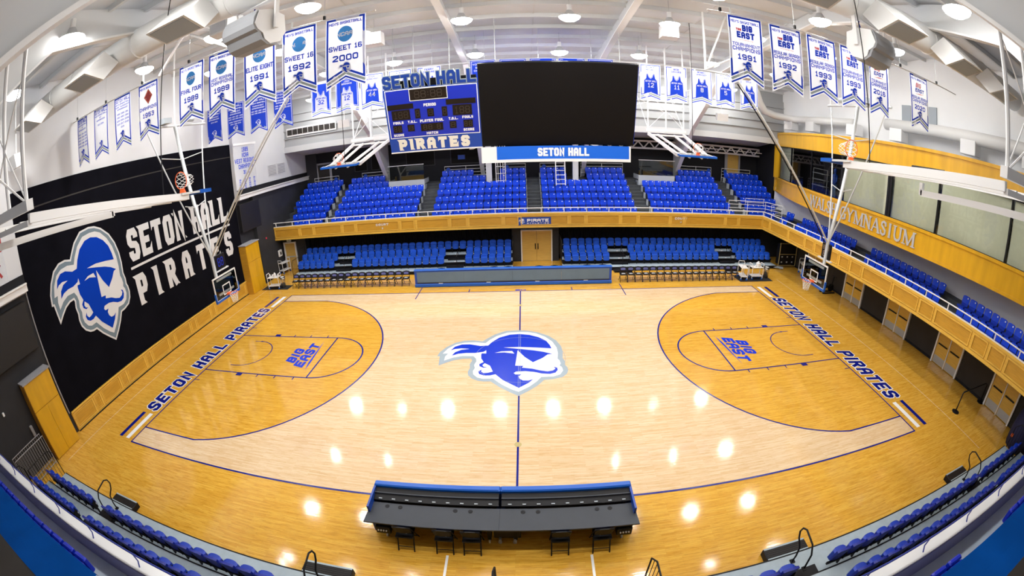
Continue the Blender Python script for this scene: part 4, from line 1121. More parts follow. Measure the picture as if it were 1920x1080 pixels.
fl = ['leftmost', 'above the scoreboard', 'above the video board', 'rightmost']
for X, lb in zip(FX, fl):
    t = thing('roof_frame', 'white painted steel roof frame spanning from front to back, ' + lb, 'roof frame', (X, 0, 0))
    inner = [(-19.0, 5.3), (-14.6, 9.4), (-12.2, 10.9), (-9.8, 12.6), (-5, rz(5) - .75), (0, rz(0) - .7), (5, rz(5) - .75), (9.8, 12.9), (12.2, 10.9), (14.6, 9.4), (18.6, 5.3)]
    outer = [(-19.9, 5.3), (-18.8, 10), (-18.6, rz(18.6)), (-9.8, rz(9.8) - .1), (-5, rz(5) - .1), (0, rz(0) - .1), (5, rz(5) - .1), (9.8, rz(9.8) - .1), (18.6, rz(18.6)), (18.8, 10), (19.2, 5.3)]
    g = lambda u, v, n=0.0, X=X: V(X + n, u, v)
    web = MB()
    for j in range(len(inner) - 1):
        a, b, c, d = inner[j], inner[j + 1], outer[j + 1], outer[j]
        for n_ in (-.015, .015):
            web.poly([g(*a, n_), g(*b, n_), g(*c, n_), g(*d, n_)])
    part('web', web, 'frame_grey', t)
    fl_ = MB()
    for j in range(len(inner) - 1):
        a, b = inner[j], inner[j + 1]
        fl_.bar(g(*a), g(*b), .32, .05, up=(1, 0, 0)) if False else fl_.hexa([(X - .16, a[0], a[1] - .03), (X + .16, a[0], a[1] - .03), (X + .16, b[0], b[1] - .03), (X - .16, b[0], b[1] - .03), (X - .16, a[0], a[1] + .03), (X + .16, a[0], a[1] + .03), (X + .16, b[0], b[1] + .03), (X - .16, b[0], b[1] + .03)])
    part('flange', fl_, 'steel_white', t)
    of = MB()
    of.box(X - .16, X + .16, 19.0, 19.2, 5.3, 10)
    part('outer_flange', of, 'frame_grey', t)
# diagonal tie rods
for (a, b, lb) in (((-10.4, 12, 12.3), (-2.75, 16, 9.6), 'from the left frame'), ((-2.75, 12, 12.3), (-10.4, 16, 9.6), 'from the scoreboard frame'), ((4.9, 12, 12.3), (12.5, 16, 9.6), 'from the video board frame'), ((12.5, 12, 12.3), (4.9, 16, 9.6), 'from the right frame')):
    solo('tie_rod', MB().tube([a, b], .02, 6), 'steel_white', 'thin white diagonal tie rod under the far roof slope, starting ' + lb, 'rod', a, 'roof tie rods')

# lamps
proto = None
LXs = (-14.4, -10.2, -6.25, -1.95, 2.35, 6.55, 10.8, 15.2)
rows = ((-9.1, 12.95, 'row nearest the camera'), (-2.6, 13.45, 'second row'), (2.3, 13.5, 'third row, over the court centre'), (7.45, 12.95, 'fourth row, behind the video board'), (13.7, 12.45, 'farthest row'))
for Y, Z, rl in rows:
    for i, X in enumerate(LXs if Y > -9 else (-15.0, -10.4, -6.25, -1.95, 2.35, 6.5, 10.7)):
        o_lab = 'glowing high-bay lamp, %s from left in the %s' % (ORD[i], rl)
        if proto is None:
            proto = thing('high_bay_lamp', o_lab, 'lamp', (0, 0, 0), 'round glowing high-bay ceiling lamps')
            part('lens', MB().lathe((0, 0, 0), [(.0, -.15), (.24, -.12), (.38, -.04), (.44, .04)], 24), 'lamp', proto, smooth=True)
            part('bell', MB().lathe((0, 0, 0), [(.445, .04), (.33, .10), (.2, .19), (.12, .34), (.0, .34)], 24), 'lamp_bell', proto, smooth=True)
            part('ballast', MB().lathe((0, 0, 0), [(.0, .34), (.1, .34), (.1, .6), (.0, .6)], 12), 'steel_white', proto)
            part('rod', MB().tube([(0, 0, .6), (0, 0, 1.15)], .012, 6), 'steel_grey', proto)
            o = proto
        else:
            o = copy_tree(proto)
        o.location = (X, Y, Z); o['label'] = o_lab

# big round ducts along the side walls of the roof, with registers
def big_duct(x0, x1, boxes, label, sgn):
    t = thing('roof_duct', label, 'duct', (x0, -6.3, 12.9))
    part('pipe', MB().tube([(x0, -6.3, 12.95), (x0 + (x1 - x0) * .5, -6.3, 13.0), (x1, -6.3, 12.95)], .48, 18), 'duct', t, smooth=True)
    n = int(abs(x1 - x0) / 1.9)
    for i in range(1, n):
        x = x0 + (x1 - x0) * i / n
        part('seam_band', MB().lathe((x, -6.3, 12.98), [(.49, -.03), (.50, 0), (.49, .03)], 18, axis=0), 'duct', t, smooth=True)
    for x in boxes:
        b_ = MB().hexa([(x - .68, -8.15, 12.22), (x + .68, -8.15, 12.22), (x + .68, -7.35, 12.02), (x - .68, -7.35, 12.02), (x - .5, -7.25, 12.95), (x + .5, -7.25, 12.95), (x + .5, -6.6, 12.62), (x - .5, -6.6, 12.62)])
        r = part('register_box', b_, 'duct', t)
        p = [V(x - .6, -8.08, 12.20), V(x + .6, -8.08, 12.20), V(x + .6, -7.42, 12.035), V(x - .6, -7.42, 12.035)]
        q = MB().hexa([a - V(0, 0, .015) for a in p] + [a + V(0, 0, .01) for a in p])
        part('grille', q, 'grille', r)
big_duct(-18.0, -.8, (-16.5, -11.65, -7.3, -3.2), 'fat white spiral duct with hanging registers under the roof on the left', -1)
big_duct(3.0, 20.6, (6.5, 9.65, 13.0, 16.3), 'fat white spiral duct with hanging registers under the roof on the right', 1)

t = thing('roof_strut', 'white steel V-strut hanging under the roof just left of the 1991 tournament banner', 'strut', (8.4, 3, 11.8))
part('upright', MB().tube([(8.4, 3, 11.8), (8.42, 3, rz(3))], .055, 8), 'steel_white', t)
part('diagonal', MB().tube([(8.4, 3, 11.8), (9.6, 3, rz(3))], .045, 8), 'steel_white', t)
part('diagonal', MB().tube([(8.4, 3, 11.8), (10.5, 2.6, 12.9), (12.6, 2.2, rz(2))], .045, 8), 'steel_white', t)
part('cross_arm', MB().tube([(7.9, 3, 11.75), (9.6, 3, 11.7)], .035, 8), 'steel_grey', t)
t = thing('roof_strut', 'white steel V-strut under the roof between the 1953 and FINAL FOUR banners', 'strut', (-14, -2, 13.1))
part('diagonal', MB().tube([(-14.0, -2, 13.1), (-12.2, -2, rz(2))], .055, 8), 'steel_white', t)
part('diagonal', MB().tube([(-12.2, -2, 14.35), (-10.1, -2, 13.2), (-9.6, -2, 12.95)], .055, 8), 'steel_white', t)
part('upright', MB().tube([(-9.7, -2, 12.98), (-9.7, -2, rz(2))], .03, 8), 'steel_white', t)

# unit heaters hanging as white boxes
for (x, y, z, lb) in ((-6.0, 3.4, 13.5, 'left of the scoreboard'), (6.9, 3.4, 13.5, 'above the video board right corner'), (-8.6, -6.2 + 2.0, 13.2, 'behind the left hanging speaker'), (10.5, 3.2, 12.0, 'behind the 1991 banner')):
    t = thing('unit_heater', 'white box-shaped unit heater hanging from the roof, ' + lb, 'heater', (x, y, z))
    part('housing', MB().hexa([(x - .38, y - .2, z - .3), (x + .38, y - .2, z - .3), (x + .42, y + .3, z - .35), (x - .42, y + .3, z - .35), (x - .38, y - .2, z + .25), (x + .38, y - .2, z + .25), (x + .38, y + .3, z + .25), (x - .38, y + .3, z + .25)]), 'steel_white', t)
    part('louvre', MB().box(x - .33, x + .33, y - .215, y - .2, z - .24, z + .18), 'cloth_white', t)
    part('hanger', MB().tube([(x, y, z + .25), (x, y, rz(y))], .012, 6), 'steel_grey', t)

# hanging curved-horn loudspeakers
def horn(x, y, z, rzz, label):
    t = thing('horn_speaker', label, 'loudspeaker', (x, y, z), 'large white curved horn loudspeakers', rzz)
    f_ = lambda a, b, n=0.0: V(n, a, b)
    side = [(-.62, .02), (-.5, .36), (-.1, .44), (.34, .34), (.4, -.1), (.2, -.36), (-.12, -.44), (-.3, -.34), (-.36, -.2), (-.52, -.12)]
    mb = MB()
    for n_ in (-.62, .62): mb.poly([(n_, a, b) for a, b in side])
    for i in range(len(side)):
        a, b = side[i], side[(i + 1) % len(side)]
        mb.quad((-.62, *a), (-.62, *b), (.62, *b), (.62, *a))
    part('housing', mb, 'steel_white', t, local=True)
    mb = MB()
    arc = [(-.66, .0), (-.64, -.1), (-.6, -.16), (-.5, -.2), (-.42, -.3), (-.28, -.4), (-.12, -.49), (.02, -.5)]
    arc = [(-.56, .34), (-.64, .18), (-.66, .0), (-.6, -.12), (-.5, -.17), (-.49, -.2), (-.4, -.36), (-.2, -.46), (.1, -.45)]
    for a, b in zip(arc[:-1], arc[1:]):
        mb.hexa([(-.6, a[0], a[1]), (.6, a[0], a[1]), (.6, b[0], b[1]), (-.6, b[0], b[1]), (-.6, a[0] + .05, a[1] + .05), (.6, a[0] + .05, a[1] + .05), (.6, b[0] + .05, b[1] + .05), (-.6, b[0] + .05, b[1] + .05)])
    part('grille', mb, 'speaker_grey', t, local=True)
    mb = MB()
    for s in (-1, 1): mb.box(s * .68 - .03, s * .68 + .03, -.06, .06, -.05, .78)
    mb.box(-.7, .7, -.06, .06, .74, .82)
    part('yoke', mb, 'steel_white', t, local=True)
    part('drop_pipe', MB().tube([(0, 0, .8), (0, 0, 2.4)], .045, 8), 'steel_white', t, local=True)
    part('cable', MB().tube([(-.1, .1, .42), (-.25, .1, .7), (-.05, .05, 1.2), (-.05, 0, 1.8)], .018, 6), 'line_blue', t, local=True)
    return t
horn(-5.75, -6.3, 11.75, -.25, 'large white curved horn loudspeaker hanging in front of the 1991 Elite Eight banner')
horn(9.55, -6.3, 11.75, .25, 'large white curved horn loudspeaker hanging in front of the 1993 and 2016 banners')
def small_speaker(x, y, z, top, label):
    t = thing('loudspeaker', label, 'loudspeaker', (x, y, z), None)
    part('housing', MB().hexa([(x - .42, y - .2, z - .3), (x + .42, y - .2, z - .3), (x + .3, y + .3, z - .2), (x - .3, y + .3, z - .2), (x - .42, y - .3, z + .2), (x + .42, y - .3, z + .2), (x + .3, y + .3, z + .25), (x - .3, y + .3, z + .25)]), 'steel_white', t)
    part('bracket', MB().tube([(x, y, z + .2), (x, y, rz(y) - .02)], .03, 6), 'steel_white', t)
small_speaker(-11.4, 12.6, 10.3, 12.8, 'small white loudspeaker hanging near the far left folded hoop')
small_speaker(13.8, 12.6, 10.3, 12.8, 'small white loudspeaker hanging beneath the jersey banners on the right')
small_speaker(-17.3, -8.0, 11.1, 13.6, 'small white loudspeaker near the left edge above the mural')
for x, y in ((-2.0, 8.7), (4.7, 8.7), (1.2, 8.7)):
    pass

# ================================================================== BANNERS
def banner(name, x0, x1, y, zt, kind, label, group, lines=(), disc=None, cloth='cloth_white', ink='print_blue', h=2.1, notch=.30, small=False):
    wd = x1 - x0
    t = thing(name, label, 'banner', ((x0 + x1) / 2, y, zt), group)
    f0 = frame((x0, y, zt), (1, 0, 0), (0, 0, 1))
    def f(u, v, n=0.0):
        p = f0(u, v, n); p.y += .018 * math.sin(u * 5 + v * 2.1 + x0); return p
    k = 10
    out = [(0, 0)] + [(0, -h)] + [(wd / 2 * i / k, -h + notch * i / k) for i in range(1, k + 1)] + [(wd / 2 + wd / 2 * i / k, -h + notch - notch * i / k) for i in range(1, k + 1)] + [(wd, 0)]
    mb = MB()
    nx, nz = 8, 10
    def low(u): return -h + notch * (1 - abs(2 * u / wd - 1))
    for i in range(nx):
        for j in range(nz):
            ua, ub = wd * i / nx, wd * (i + 1) / nx
            q = [(ua, low(ua) * j / nz), (ua, low(ua) * (j + 1) / nz), (ub, low(ub) * (j + 1) / nz), (ub, low(ub) * j / nz)]
            mb.poly([f(*p) for p in q])
    part('cloth', mb, cloth, t)
    part('top_pole', MB().tube([(x0 - .12, y + .02, zt + .02), (x1 + .12, y + .02, zt + .02)], .022, 6), 'steel_white', t)
    b = .055
    bd = MB()
    if kind == 'navy':
        bd.stroke(f, [(b, -b), (b, -h + .12), (wd / 2, -h + notch + .08), (wd - b, -h + .12), (wd - b, -b)], .03, .012, closed=True)
        part('border', bd, 'cloth_white', t)
        mm = 'cloth_white'
    else:
        bw = .06 if not small else .035
        bd.stroke(f, [(b, -b), (b, -h + .30), (wd / 2, -h + notch + .26), (wd - b, -h + .30), (wd - b, -b)], bw, .012, closed=True)
        bd.stroke(f, [(b * .6, -h + .09), (wd / 2, -h + notch + .05), (wd - b * .6, -h + .09)], .045, .012, cap=0)
        part('border', bd, ink, t)
        mm = ink
    st = MB().stroke(f, [(b * .6, -h + .19), (wd / 2, -h + notch + .155), (wd - b * .6, -h + .19)], .07, .010, cap=0)
    part('stripe', st, 'stripe_grey', t)
    if kind != 'jersey':
        emblem(lambda u, v, n=0.0: f(wd / 2 + .03 + u, -h + notch + .30 + v, .02 + n), .072, .066, t, mats=('cloth_white', 'cloth_white', ink if kind != 'navy' else 'navy_print'), dn=.004, names=('emblem_edge', 'emblem_ground', 'emblem_face'))
    if disc == 'ncaa':
        part('disc', MB().area(f, [(wd / 2 + .23 * math.cos(a * math.pi / 12), -.52 + .23 * math.sin(a * math.pi / 12)) for a in range(24)], .012), 'light_blue', t)
        part('disc_lettering', text(MB(), f, 'NCAA', wd / 2 - .03, -.58, .12, cw=.115, wt=.03, gap=.01, shear=.25, n=.018), 'cloth_white', t)
    if disc == 'nit':
        part('diamond', MB().area(f, [(wd / 2 - .25, -.52), (wd / 2, -.8), (wd / 2 + .25, -.52), (wd / 2, -.24)], .012), 'maroon', t)
        part('diamond_edge', MB().stroke(f, [(wd / 2 - .21, -.52), (wd / 2, -.755), (wd / 2 + .21, -.52), (wd / 2, -.285)], .02, .016, closed=True), 'orange', t)
        part('diamond_lettering', text(MB(), f, 'NIT', wd / 2, -.58, .12, cw=.1, wt=.03, gap=.02, n=.018), 'cloth_white', t)
    if disc == 'bigeast':
        part('red_word', text(MB(), f, 'THE', wd / 2 - .22, -.45, .075, cw=.055, wt=.026, gap=.008, n=.012), 'red', t)
        part('conference_word', text(text(MB(), f, 'BIG', wd / 2 + .07, -.45, .2, cw=.13, wt=.058, gap=.012, n=.012), f, 'EAST', wd / 2 + .0, -.67, .2, cw=.14, wt=.058, gap=.012, n=.012), ink, t)
        part('tiny_word', text(MB(), f, 'CONFERENCE', wd / 2, -.73, .022, cw=.03, wt=.006, gap=.02, n=.012), 'red', t)
    if disc == 'newbig':
        part('red_word', text(MB(), f, 'BIG', wd / 2 - .08, -.48, .17, cw=.12, wt=.035, gap=.015, shear=.2, n=.012), 'red', t)
        part('conference_word', text(MB(), f, 'EAST', wd / 2, -.66, .15, cw=.13, wt=.035, gap=.015, shear=.2, n=.012), 'navy_print', t)
        part('swoosh', MB().area(f, [(wd / 2 - .3, -.74), (wd / 2, -.70), (wd / 2 + .3, -.70), (wd / 2, -.73)], .012), 'red', t)
    mb = MB()
    for tt, yy, hh, cw in lines:
        gp = cw * .16
        W = text_w(tt, hh, cw, gp); mx = wd - .2
        text(mb, f, tt, wd / 2, yy, hh, cw=cw, wt=min(hh, cw) * .24, gap=gp, n=.012, fit=mx if W > mx else None)
    if lines: part('lettering', mb, mm, t)
    return t

def cx(a): return .314 + (a - .314) * .902
Y1, Z1 = -4.2, 12.30
def big_lines(second, third=None, year=''):
    L = [("MEN'S BASKETBALL", -.22, .085, .075)]
    if third:
        L += [(second, -.92, .10, .085), (third, -1.06, .12, .1), (year, -1.32, .17, .16)]
    else:
        L += [(second, -.99, .15, .13), (year, -1.30, .18, .17)]
    return L
rowsy = [('SETON HALL', -.24, .14, .1), ("MEN'S BASKETBALL", -.34, .06, .055), ('NIT', -.44, .06, .055), ('APPEARANCES', -.54, .06, .055)]
def years(ls, y0=-.72):
    return [(s_, y0 - .13 * i, .065, .055) for i, s_ in enumerate(ls)]
g1 = 'white championship banners hung in a line above the court'
specs = [
 (-19.82, -18.73, rowsy + years(['1941 1951 1952', '1953 1955 1956', '1957 1974 1977', '1987 1995 1998', '1999 2001 2003']), None, 'white SETON HALL NIT appearances banner crowded with years, leftmost in the front line'),
 (-18.08, -16.78, rowsy + years(['2012 2024']), None, 'white SETON HALL NIT appearances banner with a single short line of years'),
 (-16.18, -14.91, [('SETON HALL', -.24, .14, .1), ("MEN'S BASKETBALL", -.34, .06, .055), ('NCAA TOURNAMENT', -.44, .06, .055), ('APPEARANCES', -.54, .06, .055)] + years(['1988 1989 1991', '1992 1993 1994', '2000 2004 2006', '2016 2017 2018', '2019']), None, 'white SETON HALL NCAA tournament appearances banner crowded with years'),
 (-14.32, -12.99, [("MEN'S BASKETBALL", -.22, .085, .075), ('CHAMPIONS', -1.0, .13, .11), ('1953', -1.27, .17, .15)], 'nit', 'white 1953 champions banner with a maroon NIT diamond'),
 (-11.73, -10.41, big_lines('FINAL FOUR', None, '1989'), 'ncaa', 'white FINAL FOUR 1989 banner with a light blue disc'),
 (-10.15, -8.91, big_lines('WEST REGIONAL', 'CHAMPIONS', '1989'), 'ncaa', 'white WEST REGIONAL CHAMPIONS 1989 banner with a light blue disc'),
 (-8.52, -7.22, big_lines('ELITE EIGHT', None, '1991'), 'ncaa', 'white ELITE EIGHT 1991 banner partly hidden by the left loudspeaker'),
 (-6.96, -5.71, big_lines('SWEET 16', None, '1992'), 'ncaa', 'white SWEET 16 1992 banner with a light blue disc'),
 (-5.4, -4.09, big_lines('SWEET 16', None, '2000'), 'ncaa', 'white SWEET 16 2000 banner left of the scoreboard'),
 (6.6, 7.85, big_lines('TOURNAMENT', 'CHAMPIONS', '1991'), 'bigeast', 'white TOURNAMENT CHAMPIONS 1991 banner right of the video board'),
 (8.16, 9.47, big_lines('REGULAR SEASON', 'CHAMPIONS', '1992'), 'bigeast', 'white REGULAR SEASON CHAMPIONS 1992 banner, second right of the video board'),
 (9.73, 11.09, big_lines('REGULAR SEASON', 'CHAMPIONS', '1993'), 'bigeast', 'white REGULAR SEASON CHAMPIONS 1993 banner'),
 (11.31, 12.6, big_lines('TOURNAMENT', 'CHAMPIONS', '1993'), 'bigeast', 'white TOURNAMENT CHAMPIONS 1993 banner partly hidden by the right loudspeaker'),
 (12.88, 14.05, big_lines('TOURNAMENT', 'CHAMPIONS', '2016'), 'newbig', 'white TOURNAMENT CHAMPIONS 2016 banner with red and navy lettering'),
 (15.64, 17.03, big_lines('REGULAR SEASON', 'CHAMPIONS', '2020'), 'newbig', 'white REGULAR SEASON CHAMPIONS 2020 banner, alone at the far right'),
]
for a, b, L, dc, lb in specs:
    banner('championship_banner', cx(a), cx(b), Y1, Z1, 'white', lb, g1, L, dc)
for a, b, lb in ((-18.3, -3.4, 'left'), (5.4, 17.9, 'right')):
    t = thing('banner_pole', 'thin white pole carrying the front line of championship banners on the ' + lb, 'pole', (a, Y1, Z1))
    part('pole', MB().tube([(a, Y1 + .05, Z1 + .03), (b, Y1 + .05, Z1 + .03)], .025, 6), 'steel_white', t)
    x = a + .4
    while x < b:
        part('hanger', MB().tube([(x, Y1 + .05, Z1), (x, Y1 + .05, rz(Y1))], .008, 5), 'steel_grey', t)
        part('clamp', MB().box(x - .03, x + .03, Y1, Y1 + .08, Z1 + .05, Z1 + .16), 'black', t)
        x += 2.6

# second line: jerseys, volleyball and navy banners
def cx2(a): return .314 + (a - .314) * .927
Y2, Z2 = 6.3, 12.33
def jersey(a, b, nm, num, blue, lb, shift=0):
    x0, x1 = cx2(a), cx2(b); wd = x1 - x0
    t = banner('jersey_banner', x0, x1, Y2, Z2, 'jersey', lb, 'retired jersey banners behind the video board', [(s_, -.2 - .13 * i, .09, .085) for i, s_ in enumerate(nm)] if not blue else [], None, small=True, h=1.9, notch=.2, cloth='cloth_white')
    f = frame((x0, Y2 - .03, Z2), (1, 0, 0), (0, 0, 1))
    if not blue:
        jm, nmat = 'print_blue', 'cloth_white'
    else:
        part('field', MB().area(f, [(.1, -1.55), (wd / 2, -1.39), (wd - .1, -1.55), (wd - .1, -.1), (.1, -.1)], .0), 'print_blue', t)
        mb = MB()
        for i, s_ in enumerate(nm): text(mb, f, s_, wd / 2, -.24 - .13 * i, .09, cw=.085, wt=.025, n=.006)
        part('name_lettering', mb, 'cloth_white', t)
        jm, nmat = 'cloth_white', 'print_blue'
    c = wd / 2; q = .37
    J = [(c - q, -1.58), (c, -1.42), (c + q, -1.58), (c + q - .03, -.85), (c + q - .13, -.75), (c + .2, -.5), (c + .13, -.5), (c + .07, -.66), (c, -.72), (c - .07, -.66), (c - .13, -.5), (c - .2, -.5), (c - q + .13, -.75), (c - q + .03, -.85)]
    part('jersey_print', MB().area(f, J, .008), jm, t)
    part('jersey_trim', MB().stroke(f, [(c - .16, -.5), (c - .09, -.69), (c, -.76), (c + .09, -.69), (c + .16, -.5)], .02, .012, cap=0), nmat, t)
    part('script_word', text(MB(), f, 'SETON HALL', c, -.93, .085, cw=.055, wt=.02, gap=.008, shear=.35, n=.013), nmat, t)
    part('number', text(MB(), f, num, c, -1.22, .24, cw=.17, wt=.045, gap=.03, n=.013), nmat, t)
jersey(-11.53, -10.24, ['WILLIE', 'SOMERS'][:0], '32', True, 'white number 32 jersey on a blue banner, leftmost of the jersey line')
jersey(-9.96, -8.51, ['JODI', 'BROOKS'], '12', True, 'white number 12 jersey on a blue banner reading JODI BROOKS')
jersey(-8.40, -7.05, ['NICK', 'WERKMAN'], '44', False, 'blue number 44 jersey on a white banner beside the scoreboard')
jersey(-6.75, -5.45, ['GLENN', 'MOSLEY'], '24', False, 'white banner reading GLENN MOSLEY peeping above the scoreboard sign')
jersey(-5.15, -3.85, ['TERRY', 'DEHERE'], '24', False, 'white banner reading TERRY DEHERE peeping above the scoreboard sign')
for (a, b), nm, num in zip(((6.70, 7.88), (8.17, 9.43), (9.69, 10.99), (11.23, 12.49), (12.86, 14.09)), (['RICHIE', 'REGAN'], ['BOB', 'DAVIES'], ['BOBBY', 'WANZER'], ['WALTER', 'DUKES'], ['PEP', 'SAUL']), ('12', '11', '8', '5', '3')):
    jersey(a, b, nm, num, False, 'blue number %s jersey on a white banner reading %s' % (num, ' '.join(nm)))
vb = [(872, 920), (928, 977), (985, 1034), (1040, 1089), (1096, 1144)]
for i, (a, b) in enumerate(vb):
    xa, xb = (a - 960) * .0255 + .16, (b - 960) * .0255 + .16
    banner('volleyball_banner', xa, xb, Y2, Z2 + .1, 'navy', 'blue banner topped VOLLEYBALL behind the video board, %s from left' % ORD[i], 'blue volleyball banners behind the video board', [('VOLLEYBALL', -.25, .1, .09), ('BIG EAST', -.42, .1, .09), ('CHAMPIONS', -.58, .1, .09)], None, cloth='print_blue', small=True)
nv = [(-20.83, -19.47), (-18.91, -17.42), (-16.9, -15.5), (-14.94, -13.55)]
for i, (a, b) in enumerate(nv):
    xa, xb = .314 + (a - .314) * .881, .314 + (b - .314) * .881
    banner('royal_blue_banner', xa, xb, Y2, Z2, 'navy', 'royal blue banner with white text lines above the mural, %s from left' % ORD[i], 'royal blue banners behind the front line', [('SETON HALL', -.25, .11, .09), ("WOMEN'S BASKETBALL", -.4, .08, .07), ('TOURNAMENT', -.56, .08, .07), ('APPEARANCES', -.7, .08, .07)] + ([('2015 2016', -.86, .07, .06)] if i == 0 else [('1982 1985 1987 1989', -.86, .07, .06), ('1994 1995 2002 2004', -.99, .07, .06)] + ([('NCAA TOURNAMENT', -1.16, .07, .06), ('1994 1995 2015', -1.29, .07, .06)] if i == 1 else [])), None, cloth='navy_print', small=True)
t = thing('banner_pole', 'thin white pole carrying the rear line of jersey banners', 'pole', (-18, Y2, Z2))
part('pole', MB().tube([(-18.3, Y2 + .05, Z2 + .03), (14.0, Y2 + .05, Z2 + .03)], .022, 6), 'steel_white', t)
for i in range(12):
    x = -17 + i * 2.6
    part('hanger', MB().tube([(x, Y2 + .05, Z2), (x, Y2 + .05, rz(Y2))], .008, 5), 'steel_grey', t)

# ================================================================== SCOREBOARD + VIDEO BOARD
YT, YBm, ZTp, ZBm = 4.6, 5.9, 11.97, 8.07
dv = Vector((0, YT - YBm, ZTp - ZBm)); Ls = dv.length; dv.normalize()
def fV(x0):
    o = Vector((x0, YBm, ZBm)); N = Vector((1, 0, 0)).cross(dv)
    return lambda u, v, n=0.0: o + Vector((u, 0, 0)) + dv * v + N * n
vx0, vx1 = -1.6, 5.72
fv = fV(vx0); Wv = vx1 - vx0
t = thing('video_board', 'huge unlit black video board hanging above the far side of the court', 'video board', (2, YBm, ZBm))
part('cabinet', MB().hexa([fv(0, 0, -.35), fv(Wv, 0, -.35), fv(Wv, Ls, -.35), fv(0, Ls, -.35), fv(0, 0, 0), fv(Wv, 0, 0), fv(Wv, Ls, 0), fv(0, Ls, 0)]), 'black', t)
part('display', MB().hexa([fv(.04, .04, 0), fv(Wv - .04, .04, 0), fv(Wv - .04, Ls - .04, 0), fv(.04, Ls - .04, 0), fv(.04, .04, .03), fv(Wv - .04, .04, .03), fv(Wv - .04, Ls - .04, .03), fv(.04, Ls - .04, .03)]), 'screen_black', t)
part('side_banner', MB().hexa([fv(Wv, .1, -1.0), fv(Wv + .02, .1, -1.0), fv(Wv + .02, Ls - .1, -.3), fv(Wv, Ls - .1, -.3), fv(Wv, .1, -.02), fv(Wv + .02, .1, -.02), fv(Wv + .02, Ls - .1, -.02), fv(Wv, Ls - .1, -.02)]), 'print_blue', t)
for x in (-.8, 4.9):
    part('hanger_cable', MB().tube([(x, YT + .3, ZTp - .1), (x, YT + .3, rz(YT))], .015, 5), 'steel_grey', t)
sx0 = -6.13
Wb = vx0 - sx0
fs = fV(sx0)
t = thing('scoreboard', 'blue scoreboard with SETON HALL sign on top and PIRATES below, left of the video board', 'scoreboard', (-4, YBm, ZBm))
Hb = 3.22
part('cabinet', MB().hexa([fs(0, 0, -.35), fs(Wb, 0, -.35), fs(Wb, Hb, -.35), fs(0, Hb, -.35), fs(0, 0, 0), fs(Wb, 0, 0), fs(Wb, Hb, 0), fs(0, Hb, 0)]), 'board_blue2', t)
part('face', MB().area(fs, [(.08, .72), (Wb - .03, .72), (Wb - .03, Hb - .02), (.08, Hb - .02)], .004), 'board_blue', t)
part('white_border', MB().stroke(fs, [(.1, .74), (Wb - .07, .74), (Wb - .07, Hb - .04), (.1, Hb - .04)], .035, .009, closed=True), 'paint_white', t)
part('lower_panel', MB().area(fs, [(.0, .0), (Wb, .0), (Wb, .70), (.0, .70)], .004), 'board_blue2', t)
part('bottom_rail', MB().hexa([fs(0, -.06, -.35), fs(Wb, -.06, -.35), fs(Wb, 0, -.35), fs(0, 0, -.35), fs(0, -.06, .03), fs(Wb, -.06, .03), fs(Wb, 0, .03), fs(0, 0, .03)]), 'steel_white', t)
spur_text((t, 'cream'), fs, 'PIRATES', .45, 3.95, .07, .58, .42, .17, n=.012)
def disp(x0, x1, y0, y1, dg, border=False):
    p = part('digit_window', MB().hexa([fs(x0, y0, .004), fs(x1, y0, .004), fs(x1, y1, .004), fs(x0, y1, .004), fs(x0, y0, .02), fs(x1, y0, .02), fs(x1, y1, .02), fs(x0, y1, .02)]), 'window_brown', t)
    if dg: part('digits', text(MB(), fs, dg, (x0 + x1) / 2, y0 + (y1 - y0) * .16, (y1 - y0) * .68, cw=min(.26, (x1 - x0) / len(dg) * .7), wt=.035, gap=.06, n=.023), 'digit', p)
    if border: part('window_border', MB().stroke(fs, [(x0 - .02, y0 - .02), (x1 + .02, y0 - .02), (x1 + .02, y1 + .02), (x0 - .02, y1 + .02)], .03, .022, closed=True), 'paint_white', p)
disp(1.3, 3.05, 2.6, 3.14, '88:88', True)
disp(.12, 1.4, 2.2, 2.46, ''); disp(2.98, 4.36, 2.24, 2.5, '')
disp(.3, 1.2, 1.66, 2.16, '188'); disp(1.45, 1.7, 1.68, 2.16, '8'); disp(2.05, 2.36, 1.72, 2.12, '8'); disp(2.75, 3.0, 1.68, 2.16, '8'); disp(3.26, 4.16, 1.68, 2.2, '188')
disp(.28, .72, 1.02, 1.40, '88'); disp(1.0, 1.34, 1.04, 1.38, '8'); disp(1.66, 2.74, 1.0, 1.38, '88 8'); disp(3.06, 3.38, 1.04, 1.40, '8'); disp(3.72, 4.16, 1.04, 1.42, '88')
mb = MB()
for tt, x, y, hh, cw_ in (('PERIOD', 2.2, 2.24, .15, .095), ('FOULS', .57, 1.46, .13, .09), ('T.O.L.', 1.27, 1.46, .13, .09), ('PLAYER FOUL', 2.22, 1.45, .14, .093), ('T.O.L.', 3.25, 1.47, .13, .09), ('FOULS', 3.94, 1.5, .13, .09), ('SCORE', .52, .82, .13, .09), ('MATCH', 2.18, .81, .13, .095), ('SCORE', 3.95, .86, .13, .09)):
    text(mb, fs, tt, x, y, hh, cw=cw_, wt=.033, gap=.016, n=.012)
part('caption_lettering', mb, 'paint_white', t)
skw = dict(cw=.44, wt=.15, gap=.05, fit=Wb - .12)
letter_parts(fs, 'SETON HALL', Wb / 2 - .02, Hb + .04, .66, 'sign_edge', t, name='sign_letter_edge', grow=.07, n=.0, depth=.1, **skw)
letter_parts(fs, 'SETON HALL', Wb / 2 - .02, Hb + .04, .66, 'sign_blue', t, name='sign_letter', n=.012, **skw)
